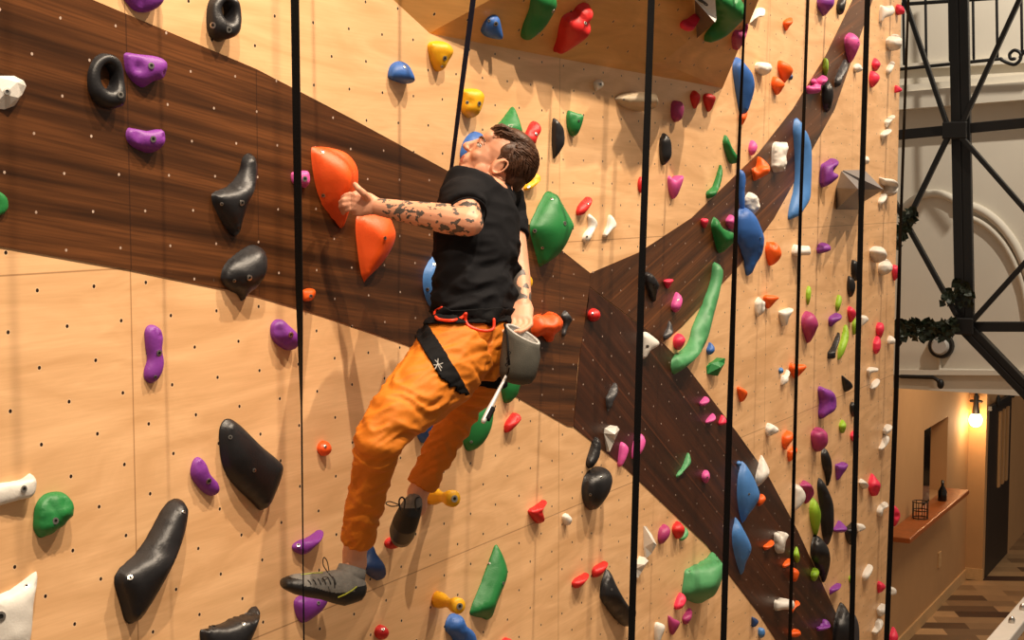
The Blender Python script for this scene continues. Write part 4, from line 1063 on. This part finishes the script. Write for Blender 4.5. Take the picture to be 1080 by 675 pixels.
gear([(491.5, 331), (491, 338), (495, 344), (505, 348), (515, 349), (520.5, 346), (521, 337)])
lg = MB()                                      # small bird like mark on the leg loop
lh = bv_of(*[o for o in hn.children if o.name.startswith('leg_loop')])
def lsurf(px, py):
    h_ = lh.ray_cast(CAM, ray(px, py)); return (h_[0]-ray(px, py)*.004) if h_[0] else surf(px, py, .013)
for seg in (((459, 380), (462, 383), (466, 388)), ((462, 378.5), (461.5, 384), (459, 389)), ((457.5, 385), (462, 385), (467, 383)), ((462, 385), (465, 391))):
    lg.tube([lsurf(*q) for q in seg], .0013, n=5)
lg.build('printed_mark', M['fleece'], hn, recenter=False)

# shoes
def shoe(stations, up, name='climbing_shoe'):
    pts = [s[0] for s in stations]; r = [s[1] for s in stations]
    m = MB(); m.tube(pts, r, n=24, axis=up)
    o = m.build(name, [M['suede'], M['rubber']], person, smooth=True, recenter=False); remesh(o, .003, 3, .5)
    if len(o.data.materials) < 2: o.data.materials.clear(); o.data.materials.append(M['suede']); o.data.materials.append(M['rubber'])
    return o
upL = Vector((0, 0, 1))
oL = [(303.5, 615.5, .135), (311, 616, .145), (324, 617, .165), (340, 617.5, .195), (355, 618.5, .225), (367, 620.5, .25), (376, 622, .268)]
rL = [(.020, .034), (.028, .043), (.034, .047), (.040, .043), (.050, .038), (.052, .036), (.040, .030)]
st = [(P(*a), b) for a, b in zip(oL, rL)]
shoeL = shoe(st, upL)
def zat(px, py, off): return P(px, py, off)
axL = (st[-1][0]-st[0][0]).normalized(); L0 = st[0][0]; LL = (st[-1][0]-L0).length
for p in shoeL.data.polygons:
    c = p.center; t = (c-L0).dot(axL)/LL
    low = L0.lerp(st[-1][0], max(0, min(1, t))).z
    # rubber: sole rand, toe cap and heel
    lim = -.001+.006*math.sin(t*7)
    rub = c.z < low+lim or (t < .17 and c.z < low+.02) or (t > .93 and c.z < low+.015)
    p.material_index = 1 if rub else 0
def lace_mb(): return MB()
shoebv = bv_of(shoeL)
def ssurf(px, py, lift=.002, bv=None):
    h_ = (bv or shoebv).ray_cast(CAM, ray(px, py)); return (h_[0]-ray(px, py)*lift) if h_[0] else P(px, py, .25)
lc_ = MB()
for k in range(6):
    x = 325+k*5.2; lc_.tube([ssurf(x, 609-k*.7+3), ssurf(x+1.8, 612-k*.4+1.5), ssurf(x+3, 616)], .0018, n=6)
lc_.tube(spline3([P(346, 604, .23), P(341, 596, .24), P(341.5, 588, .24), P(345, 592, .24), P(347, 602, .235)], 6), .0016, n=6)
lc_.tube(spline3([P(347, 605, .25), P(352, 612, .27), P(353, 620, .275)], 6), .0018, n=6)
lc_.build('shoe_laces', M['rubber'], shoeL, smooth=True, recenter=False)
ac = MB(); ac.tube([ssurf(357, 630), ssurf(364, 627), ssurf(371, 623), ssurf(376, 619)], .0022, n=6); ac.tube([ssurf(318, 606), ssurf(330, 604.5), ssurf(340, 604)], .0018, n=6)
ac.build('shoe_trim', M['accent'], shoeL, smooth=True, recenter=False)
pt = MB(); pt.tube(spline3([P(374, 611, .26), P(378, 603, .27), P(385, 602, .27), P(384, 608, .27), P(377, 615, .265)], 6), .0022, n=6)
pt.build('pull_tab', M['accent'], shoeL, smooth=True, recenter=False)
cu = MB(); cu.tube([P(368, 612, .238), P(372, 598, .24)], [.047, .041], n=20, caps=False); co = cu.build('ankle_collar', M['suede'], shoeL, smooth=True, recenter=False)

upR = (Vector((0, 0, 1))+Lh*.3).normalized()
stR = [(P(436, 530, .19), (.031, .029)), (P(432, 540, .18), (.038, .036)), (P(427.5, 551, .16), (.041, .044)), (P(424.5, 560, .12), (.042, .046)), (P(423.5, 564, .07), (.038, .042)), (P(423, 566, .04), (.026, .03))]
shoeR = shoe(stR, Lh)
for p in shoeR.data.polygons: p.material_index = 1 if p.center.z < stR[0][0].z-.012 else 0
sr = MB()
sr.tube(spline3([P(420, 532, .22), P(411, 529, .22), P(407, 531, .22), P(413, 534, .22), P(421, 533, .22)], 6), .0018, n=6)
for x in (424, 441): sr.tube(spline3([P(x-2, 538, .22), P(x-3, 528, .21), P(x, 524.5, .21), P(x+3, 528, .21), P(x+2, 537, .22)], 6), .0028, n=6)
sr.build('pull_tab', M['rubber'], shoeR, smooth=True, recenter=False)
# chalk bag and brush
t0_ = P(551.5, 353, .60); bdir = (P(545, 399, .60)-t0_).normalized()
bax = Vector((0, 0, 1)); 
cb_ = MB(); side = RT
ct = Vector((-bdir.z*0, 0, 0))
def ring_pts(c, nrm_, r, n=28):
    a = nrm_.orthogonal().normalized(); b = nrm_.cross(a); return [c+a*math.cos(2*math.pi*j/n)*r+b*math.sin(2*math.pi*j/n)*r for j in range(n)]
rn = (-bdir + RT*.42 - FW*.40).normalized()   # the mouth tips to the right and to the viewer
bag_root = empty('chalk_bag', t0_+bdir*.08, 'dark olive grey chalk bag hanging open behind the climber\'s waist', 'chalk bag')
n = 28; v = []; f = []
Rr = .056*1.0
rings = []
for k, (t, r, tiltw) in enumerate(((0, .056, 1), (.018, .057, .8), (.05, .057, .45), (.09, .055, .15), (.12, .051, 0), (.138, .043, 0), (.145, .02, 0))):
    nn_ = (rn*tiltw + (-bdir)*(1-tiltw)).normalized(); a = (RT-nn_*RT.dot(nn_)).normalized(); b = nn_.cross(a)
    for j in range(n):
        w = 2*math.pi*j/n; q = t0_+bdir*t+(a*math.cos(w)+b*math.sin(w))*r
        q += (q-(t0_+bdir*t)).normalized()*noise.noise(Vector((w*1.3, t*30, 2)))*.005*(t > .01)
        v.append(q)
f = [(i*n+j, i*n+(j+1) % n, (i+1)*n+(j+1) % n, (i+1)*n+j) for i in range(6) for j in range(n)]+[tuple(6*n+j for j in range(n))]
pb = mesh_obj('bag_body', v, f, M['bag'], bag_root, smooth=True)
s = pb.modifiers.new('s', 'SOLIDIFY'); s.thickness = .003; s.offset = -1
a = (RT-rn*RT.dot(rn)).normalized(); b = rn.cross(a)
rimp = [t0_+(a*math.cos(2*math.pi*j/24)+b*math.sin(2*math.pi*j/24))*.0545 for j in range(24)]
m = MB(); m.tube(rimp, .0042, n=8, closed=True); m.build('bag_rim', M['fleece'], bag_root, smooth=True, recenter=False)
m = MB(); v = []
for k, (dpt, r) in enumerate(((.0, .052), (.02, .050), (.05, .045), (.06, .02))):
    for j in range(24): w = 2*math.pi*j/24; v.append(t0_-rn*dpt*.6+bdir*dpt*.4+(a*math.cos(w)+b*math.sin(w))*r)
m.add(v, [(i*24+j, (i+1)*24+j, (i+1)*24+(j+1) % 24, i*24+(j+1) % 24) for i in range(3) for j in range(24)]+[tuple(3*24+j for j in range(24))])
m.build('fleece_lining', M['fleece'], bag_root, smooth=True, recenter=False)
m = MB(); m.tube(spline3([P(532, 342, .57), P(535, 356, .60), P(536, 372, .62), P(537, 384, .62)], 6), .0035, n=6)
for k in range(5): m.tube([q for q in ring_pts(P(537-k*.6, 372+k*3.2, .63), (RT if k % 2 else FW), .004, 10)], .0013, n=5, closed=True)
m.build('cord', M['harn'], bag_root, smooth=True, recenter=False)
b0, b1 = P(533.5, 397, .60), P(510, 444, .60)
M['silver'] = mat('pale brush handle', (205, 202, 200), .35, .2, bump=0)
br = empty('brush', b0, 'pale handled hold brush with black bristles dangling from the chalk bag', 'brush')
m = MB(); m.tube([b0, b0.lerp(b1, .5), b0.lerp(b1, .72), b1], [.004, .0065, .008, .008], n=10); m.build('handle', M['silver'], br, smooth=True, recenter=False)
m = MB(); c_ = b0.lerp(b1, .84)+RT*.008; m.bar(c_-(b1-b0).normalized()*.022, c_+(b1-b0).normalized()*.022, .014, .014, side=RT); m.build('bristles', M['harn'], br, recenter=False)
m = MB(); m.tube(spline3([P(537, 388, .615), P(536, 393, .61), b0], 5), .0018, n=6); m.build('cord', M['harn'], br, smooth=True, recenter=False)

# the climber's own strap: down to the harness in front of his stomach
xs = [(505, -330), (499, 0), (486.5, 95), (474.5, 190), (467, 262), (466, 326)]
st2 = strap(xs, [.40, .38, .33, .27, .25, .30], .0165, [10, 15, 40, 60, 40, 30], 'belay strap running up from the climber\'s harness past his face', 'webblue', foot=False)
# ------------------------------------------------------------------ hall behind: gallery wall, truss, passage
M['plaster'] = mat('cream plaster', (222, 214, 198), .8, var=.10, scale=1.2, bump=.1)
M['paint'] = mat('warm passage paint', (196, 154, 108), .8, var=.06, scale=3, bump=.1)
M['skirt'] = mat('skirting paint', (214, 178, 130), .6, bump=0)
M['truss'] = mat('black painted steel', (12, 12, 13), .5, var=.2, bump=0)
M['ledge'] = mat('oiled ledge wood', (168, 92, 40), .4, var=.3, scale=14, bump=.1)
M['dark'] = mat('dark timber door', (34, 22, 16), .5, var=.4, scale=10, bump=.1)
M['glassy'] = mat('dark glass', (20, 18, 18), .1, bump=0)
M['leaf'] = mat('ivy leaf', (26, 40, 22), .5, var=.4, scale=40, bump=0)
M['railw'] = mat('light grey handrail', (196, 192, 186), .4, var=.08, bump=0)

# floor with a strip pattern
m_, nt, b_ = new_mat('strip patterned floor')
tc = N(nt, 'ShaderNodeTexCoord')
br1 = N(nt, 'ShaderNodeTexBrick'); br1.offset = .37; br1.offset_frequency = 2
br1.inputs['Scale'].default_value = 1; br1.inputs['Brick Width'].default_value = .9; br1.inputs['Row Height'].default_value = .26; br1.inputs['Mortar Size'].default_value = .0
br1.inputs['Color1'].default_value = lin((214, 178, 134)); br1.inputs['Color2'].default_value = lin((48, 28, 20)); br1.inputs['Bias'].default_value = .0
mp = N(nt, 'ShaderNodeMapping'); mp.inputs['Rotation'].default_value = (0, 0, math.radians(64))
nt.links.new(tc.outputs['Object'], mp.inputs['Vector']); nt.links.new(mp.outputs[0], br1.inputs['Vector'])
wn = N(nt, 'ShaderNodeTexNoise'); wn.inputs['Scale'].default_value = 5; nt.links.new(tc.outputs['Object'], wn.inputs['Vector'])
nt.links.new(mix_n(nt, math_n(nt, 'MULTIPLY', wn.outputs[0], .4), br1.outputs[0], lin((110, 70, 46))), b_.inputs['Base Color'])
b_.inputs['Roughness'].default_value = .5
fl_ = MB(); fl_.box((12, -3, -.05), (34, 16, .1)); o = fl_.build('floor', m_, recenter=False); tag(o, kind='structure')

def fpt(px, py):   # pixel on the floor
    d = ray(px, py); return CAM+d*(-CAM.z/d.z)
YW = (fpt(1025, 611).y+fpt(955, 667).y)/2; XJ = fpt(1025, 611).x
print('passage', YW, XJ, WX1)
def onY(px, py, Y): return P(px, py, -Y)
XG = 15.0; ZG = onX(1010, 413.5, XG).z
# left wall of the passage with the hatch opening
hz0, hz1 = onY(985, 528, YW).z, onY(997, 441, YW).z
a_ = onY(974, 490, YW).x; c_ = onY(999, 480, YW).x
xs_ = [WX1-.5, a_, c_, XJ]; zs_ = [0, hz0, hz1, 4.6]
m = MB()
def wallgrid(m, xs_, zs_, Y, hole, t=.15):
    for i in range(len(xs_)-1):
        for j in range(len(zs_)-1):
            if (i, j) == hole: continue
            m.box(((xs_[i]+xs_[i+1])/2, Y+t/2, (zs_[j]+zs_[j+1])/2), (xs_[i+1]-xs_[i], t, zs_[j+1]-zs_[j]))
wallgrid(m, xs_, zs_, YW, (1, 1), .35)
tag(m.build('wall_passage', M['paint'], recenter=False), kind='structure')
m = MB(); m.box(((a_+c_)/2, YW+.36, (hz0+hz1)/2), (c_-a_+.1, .02, hz1-hz0+.1)); tag(m.build('window_1', M['paint'], recenter=False), kind='structure')
m = MB(); m.box((a_+(c_-a_)*.16, YW+.03, (hz0+hz1)/2), ((c_-a_)*.30, .04, hz1-hz0-.02)); tag(bevel(m.build('hatch_dark_strip', M['glassy']), .01), 'dark strip added in the passage wall hatch for the dark room beyond', 'dark strip')  # dark sheet added for the unlit room seen through the hatch
# ledge
l0, l1 = onY(960, 568, YW-.3).x, min(onY(1022, 529, YW-.3).x, XJ-.02); lz = onY(985, 550, YW-.3).z
m = MB(); m.box(((l0+l1)/2, YW-.15, lz), (l1-l0, .30, .06)); tag(bevel(m.build('wooden_ledge', M['ledge']), .012), 'long wooden ledge on the warm passage wall below the hatch', 'ledge')
m = MB(); bx_ = l0+(l1-l0)*.72; q = Vector((bx_, YW-.15, lz+.03))
m.tube([q+Vector((0, 0, h)) for h in (0, .01, .12, .16, .19, .26)], [.05, .055, .055, .035, .018, .018], n=14, caps=False); 
bo = m.build('bottle', M['glassy'], smooth=True); tag(bo, 'dark bottle standing at the far end of the ledge', 'bottle')
q = Vector((l0+(l1-l0)*.35, YW-.15, lz+.031))
cn = empty('wire_basket', q, 'small wire basket standing on the near part of the ledge', 'basket')
m = MB(); 
for hh in (.01, .1, .2): m.tube([q+Vector((.09*math.cos(w*math.pi/8), .09*math.sin(w*math.pi/8), hh)) for w in range(16)], .006, n=6, closed=True)
m.build('rings', M['truss'], cn, recenter=False)
m = MB()
for w in range(8): m.tube([q+Vector((.09*math.cos(w*math.pi/4), .09*math.sin(w*math.pi/4), .0)), q+Vector((.09*math.cos(w*math.pi/4), .09*math.sin(w*math.pi/4), .2))], .005, n=6)
m.build('uprights', M['truss'], cn, recenter=False)
m = MB(); m.box(((WX1+XJ)/2, YW-.012, .07), (XJ-WX1, .024, .14)); tag(m.build('baseboard_passage', M['skirt'], recenter=False), kind='structure')
m = MB(); s_ = onY(990, 590, YW); m.box((s_.x, YW-.01, s_.z), (.12, .02, .2)); m.box((s_.x, YW-.022, s_.z), (.05, .01, .05)); tag(bevel(m.build('wall_socket', M['skirt']), .004), 'beige socket plate low on the passage wall', 'socket')
# jog and door wall
YD = onX(1037, 600, XJ).y
m = MB(); m.box((XJ+.1, (YW+YD)/2+.01, 2.3), (.2, YW-YD, 4.6)); 
m.box((XJ+4.2, YD+.12, 2.3), (8, .2, 4.6)); tag(m.build('wall_door', M['paint'], recenter=False), kind='structure')
m = MB(); m.box((XJ-.012, (YW+YD)/2, .08), (.024, YW-YD, .16)); tag(m.build('baseboard_jog', M['skirt'], recenter=False), kind='structure')
m = MB(); m.box((XJ+8.2, YD-2.5, 2.3), (.2, 6, 4.6)); tag(m.build('wall_far', M['dark'], recenter=False), kind='structure')
d0, d1 = max(onY(1040, 550, YD).x, XJ+.15), onY(1064, 530, YD).x; dz = onY(1036, 437, YD).z
dr = MB(); dr.box(((d0+d1)/2, YD+.06, dz/2), (d1-d0, .12, dz))
door = dr.build('door_1', M['dark'], recenter=False); tag(door, kind='structure')
for k in range(3):
    pn_ = MB(); w_ = (d1-d0); x_ = d0+w_*(.45+.17*k); pn_.box((x_, YD-.012, dz*.72), (w_*.07, .03, dz*.46)); pn_.build('door_panel', M['paint'], door, recenter=False)
ht = MB(); ht.box(((d0+d1)/2, YD-.05, dz+.05), (d1-d0+.5, .05, .06)); 
for k in (.1, .8): ht.ell(Vector((d0+(d1-d0)*k, YD-.08, dz+.1)), (.09, .03, .09))
ht.build('door_track', M['truss'], door, recenter=False)
# sconce
sp = onX(1029, 443, XJ-.12)
sc_ = empty('wall_sconce', sp, 'small black wall lamp with a glowing bulb beside the dark door', 'lamp')
m = MB(); m.ell(sp, (.09, .09, .10)); m.build('bulb', glow('warm bulb', (255, 196, 120), 22), sc_, smooth=True, recenter=False)
m = MB(); m.tube([sp+Vector((.0, 0, .10)), sp+Vector((0, 0, .2)), sp+Vector((.0, 0, .34))], [.055, .04, .03], n=12); m.tube([sp+Vector((0, 0, .3)), sp+Vector((.12, 0, .3))], .02, n=8)
m.tube([sp+Vector((0, -.07, .26)), sp+Vector((0, .07, .26))], .02, n=8); m.tube([sp+Vector((0, -.06, .4)), sp+Vector((0, .06, .44))], .025, n=8); m.build('bracket', M['truss'], sc_, smooth=True, recenter=False)

# cream gallery wall, facing the hall
yr = onX(1140, 300, XG).y; ytop = 9.6; yl = YW+1
m = MB(); m.box((XG+.15, (yr-2+yl)/2, (ZG+ytop)/2), (.3, yl-yr+2, ytop-ZG)); tag(m.build('wall_gallery', M['plaster'], recenter=False), kind='structure')
def gx(px, py, d=0): p = onX(px, py, XG-d); return p
def mould(p0, p1, h, d, nm):
    a, b = gx(*p0), gx(*p1); m = MB(); m.bar(a-Vector((d/2, 0, 0)), b-Vector((d/2, 0, 0)), d, h, side=(1, 0, 0)); o = m.build(nm, M['plaster'], recenter=False); tag(o, kind='structure'); return o
mould((900, 112), (1140, 92.5), .17, .22, 'trim_4'); mould((900, 101), (1140, 80), .10, .14, 'trim_5'); mould((900, 74), (1140, 60), .06, .06, 'trim_6')
mould((900, 392), (1140, 393), .05, .05, 'trim_7')
# arch mouldings
def arc(cx, cy, rx, ry, a0, a1, nm, r=.045):
    pts = [gx(cx+rx*math.cos(math.radians(a0+(a1-a0)*t/18)), cy-ry*math.sin(math.radians(a0+(a1-a0)*t/18)), .02) for t in range(19)]
    m = MB(); m.tube(pts, r, n=8); tag(m.build(nm, M['plaster'], smooth=True, recenter=False), kind='structure')
arc(1008, 345, 84, 130, 5, 88, 'trim_8'); arc(1008, 345, 76, 118, 5, 85, 'trim_9', .03)
arc(985, 262, 46, 58, 60, 178, 'trim_10', .04)
# detector and bracket
q = gx(991.5, 365, .06); de = empty('smoke_detector', q, 'round grey detector on the cream wall below the lower beam', 'detector')
m = MB(); m.tube([q+Vector((.06, 0, 0)), q], [.13, .12], n=24, caps=False); m.build('housing', M['truss'], de, smooth=False, recenter=False)
m = MB(); m.tube([q+Vector((.0, 0, 0)), q-Vector((.05, 0, 0))], [.09, .07], n=24, caps=False); m.build('lens', M['railw'], de, recenter=False)
m = MB(); m.tube([gx(991, 374, .02), gx(991, 390, .02)], .015, n=8); m.tube([gx(991, 390, .02), gx(1075, 392, .02)], .015, n=8); tag(m.build('conduit', M['plaster']), 'thin conduit running from the round detector along the cream wall', 'conduit')
q = gx(992, 405, .1); m = MB(); m.tube([gx(950, 397, .05), gx(984, 398, .05), gx(989, 401, .1), q], .02, n=8); m.ell(q, (.035, .035, .05)); tag(m.build('pipe', M['truss'], smooth=True), 'dark bent pipe end at the foot of the cream wall', 'pipe')

# steel truss
XT = 13.2
tx = lambda px, py: onX(px, py, XT)
tp = tx(1014, 340); tr_ = empty('steel_truss', Vector((XT, tp.y, tp.z)), 'black riveted steel truss post with crossing braces in front of the cream wall', 'truss')
PPM = FPX/((tx(1015, 300)-CAM).length)
def member(a, b, wpx, nm, d=.06, dx=0):
    A, B = tx(*a), tx(*b); A.x += dx; B.x += dx; m = MB(); m.bar(A, B, d, wpx/PPM, side=(1, 0, 0)); return bevel(m.build(nm, M['truss'], tr_, recenter=False), .006)
member((1005, -60), (1013, 340), 9.5, 'post', .07); member((1015.5, -60), (1023, 340), 9, 'post', .07)
member((1010, -60), (1018, 340), 4, 'web_plate', .04)
member((915, 145.5), (1140, 124), 10, 'cross_beam'); member((915, 344.5), (1140, 344.5), 10, 'cross_beam')
member((950, -20), (1003, 136), 4.5, 'brace', .06, -.1); member((1085, -15), (1017, 132), 4.5, 'brace', .06, -.1)
member((1004, 142), (946, 262), 5, 'brace', .06, -.1); member((1014, 142), (1140, 285), 5, 'brace', .06, -.1)
member((944, 208), (1012, 332), 5, 'brace', .06, -.1); member((1028, 338), (1140, 214), 5, 'brace', .06, -.1)
member((1012, 344), (1150, 487), 7, 'strut', .12); member((1020, 341), (1158, 484), 7, 'strut', .12)
for (x, y) in ((1010, 138), (1017, 343)):
    m = MB(); m.box(tx(x, y)-Vector((.12, 0, 0)), (.03, 24/PPM, 17/PPM)); bevel(m.build('gusset_plate', M['truss'], tr_, recenter=False), .01)
# ivy
random.seed(5)
def ivy(path, n, spread, label):
    m = MB(); pts = [tx(*p)-Vector((.16, 0, 0)) for p in path]
    m.tube(spline3(pts, 6), .008, n=5)
    for k in range(n):
        i = random.randrange(len(pts)-1); c = pts[i].lerp(pts[i+1], random.random())+Vector((random.uniform(-.06, .03), random.uniform(-spread, spread), random.uniform(-spread, spread)))
        s = random.uniform(.03, .06); R = Matrix.Rotation(random.uniform(0, 6.3), 3, 'X') @ Matrix.Rotation(random.uniform(-.8, .8), 3, 'Z')
        v = [c+R @ Vector(q)*s for q in ((0, 0, -1), (.2, .55, -.5), (0, 1.0, .1), (.25, .35, .3), (0, 0, 1.1), (.25, -.35, .3), (0, -1.0, .1), (.2, -.55, -.5), (.35, 0, 0))]
        m.add(v, [(i_, (i_+1) % 8, 8) for i_ in range(8)])
    return tag(m.build('ivy_garland', M['leaf']), label, 'ivy')
ivy([(946, 350), (965, 344), (985, 347), (1008, 344)], 110, .08, 'dark ivy garland wound along the lower truss beam')
ivy([(1006, 318), (1012, 304), (1022, 302), (1020, 320)], 36, .06, 'small tuft of ivy on the truss post above the lower beam')
ivy([(950, 256), (957, 244), (963, 230), (966, 224)], 34, .05, 'ivy sprig on the left end of the crossing braces')
# railing of the gallery
XR = 14.3; rx_ = lambda px, py: onX(px, py, XR)
rl = empty('iron_railing', rx_(1010, 66), 'dark wrought iron railing with a scroll high on the gallery', 'railing')
def rod(pts, r, nm): m = MB(); m.tube([rx_(*p) for p in pts], r, n=8); m.build(nm, M['truss'], rl, smooth=True, recenter=False)
rod([(930, 75), (1056, 62)], .016, 'lower_rail'); rod([(930, 6), (1140, -8)], .018, 'upper_rail')
for x in (953.5, 977, 1002, 1027, 1052, 1078): rod([(x-2, -90), (x, 68-(x-950)*.08)], .013, 'baluster')
sc2 = [(1056, 63), (1062, 66), (1070, 68), (1076, 63), (1076, 56), (1070, 53), (1065, 57), (1066, 62), (1070, 62)]
m = MB(); m.tube(spline3([rx_(*p) for p in sc2], 5), .016, n=8); m.build('scroll', M['truss'], rl, smooth=True, recenter=False)
m = MB(); m.tube(spline3([rx_(*p) for p in ((1076, 60), (1084, 52), (1092, 60), (1100, 70))], 5), .016, n=8); m.build('scroll', M['truss'], rl, smooth=True, recenter=False)
# pale handrail in the lower right corner, above the floor
ha, hb_ = P(1078, 650, 0), None
def atZ(px, py, depth): d = ray(px, py); return CAM+d*(depth/d.dot(FW))
A, B = atZ(1030, 708, 7.0), atZ(1100, 622, 9.5)
hr = empty('handrail', (A+B)/2, 'pale grey sloping handrail in the bottom right corner', 'handrail')
m = MB(); m.bar(A+(A-B)*.6, B+(B-A)*.4, .11, .06, side=RT); bevel(m.build('rail', M['railw'], hr, recenter=False), .008)
for t in (.45, .62): 
    q = A.lerp(B, t); m = MB(); m.tube([q+Vector((0, 0, .02)), q+Vector((0, 0, .05))], .018, n=10); m.build('bolt', M['steel'], hr, smooth=False, recenter=False)
for t in (-.3, 1.2):
    q = A.lerp(B, t); m = MB(); m.tube([q-Vector((0, 0, .03)), Vector((q.x, q.y, 0.0))], .03, n=12, caps=False); m.build('post', M['railw'], hr, smooth=False, recenter=False)

# ------------------------------------------------------------------ light: warm ceiling spots of the hall, plus added fill lamps
def spot(loc, tgt, power, col=(1, .81, .61), size=65, rad=.035, blend=.6):
    l = bpy.data.lights.new('ceiling_and_fill_spot', 'SPOT'); l.energy = power; l.color = col; l.spot_size = math.radians(size); l.spot_blend = blend; l.shadow_soft_size = rad
    o = bpy.data.objects.new('ceiling_and_fill_spot', l); C.objects.link(o); o.location = loc
    o.rotation_euler = (Vector(tgt)-Vector(loc)).to_track_quat('-Z', 'Y').to_euler(); return o
for x, pw in ((.9, 850), (3.1, 900), (5.4, 900), (7.8, 820), (10.4, 640)):
    spot((x, -2.3, 9.5), (x, -.3, 5.9), pw, size=80)
spot((13.0, -2.2, 9.3), (15, .2, 5.5), 800, col=(1, .90, .76), size=85)  # extra spot added to brighten the cream gallery wall
l = bpy.data.lights.new('bulb_light', 'POINT'); l.energy = 16; l.color = (1, .68, .38); l.shadow_soft_size = .12
o = bpy.data.objects.new('bulb_light', l); C.objects.link(o); o.location = sp-Vector((.3, .1, 0))
l = bpy.data.lights.new('passage_fill', 'AREA'); l.energy = 55; l.size = 1.2; l.color = (1, .72, .45)  # fill lamp added to light the passage floor
o = bpy.data.objects.new('passage_fill', l); C.objects.link(o); o.location = (17.5, YW-1.6, 4.3)
w = bpy.data.worlds.new('hall_air'); sc.world = w; w.use_nodes = True
bg = w.node_tree.nodes['Background']; bg.inputs[0].default_value = (1, .82, .64, 1); bg.inputs[1].default_value = .25
sc.view_settings.view_transform = 'Standard'; sc.view_settings.look = 'None'; sc.view_settings.gamma = 1; sc.view_settings.use_curve_mapping = False
sc.view_settings.exposure = 0.12
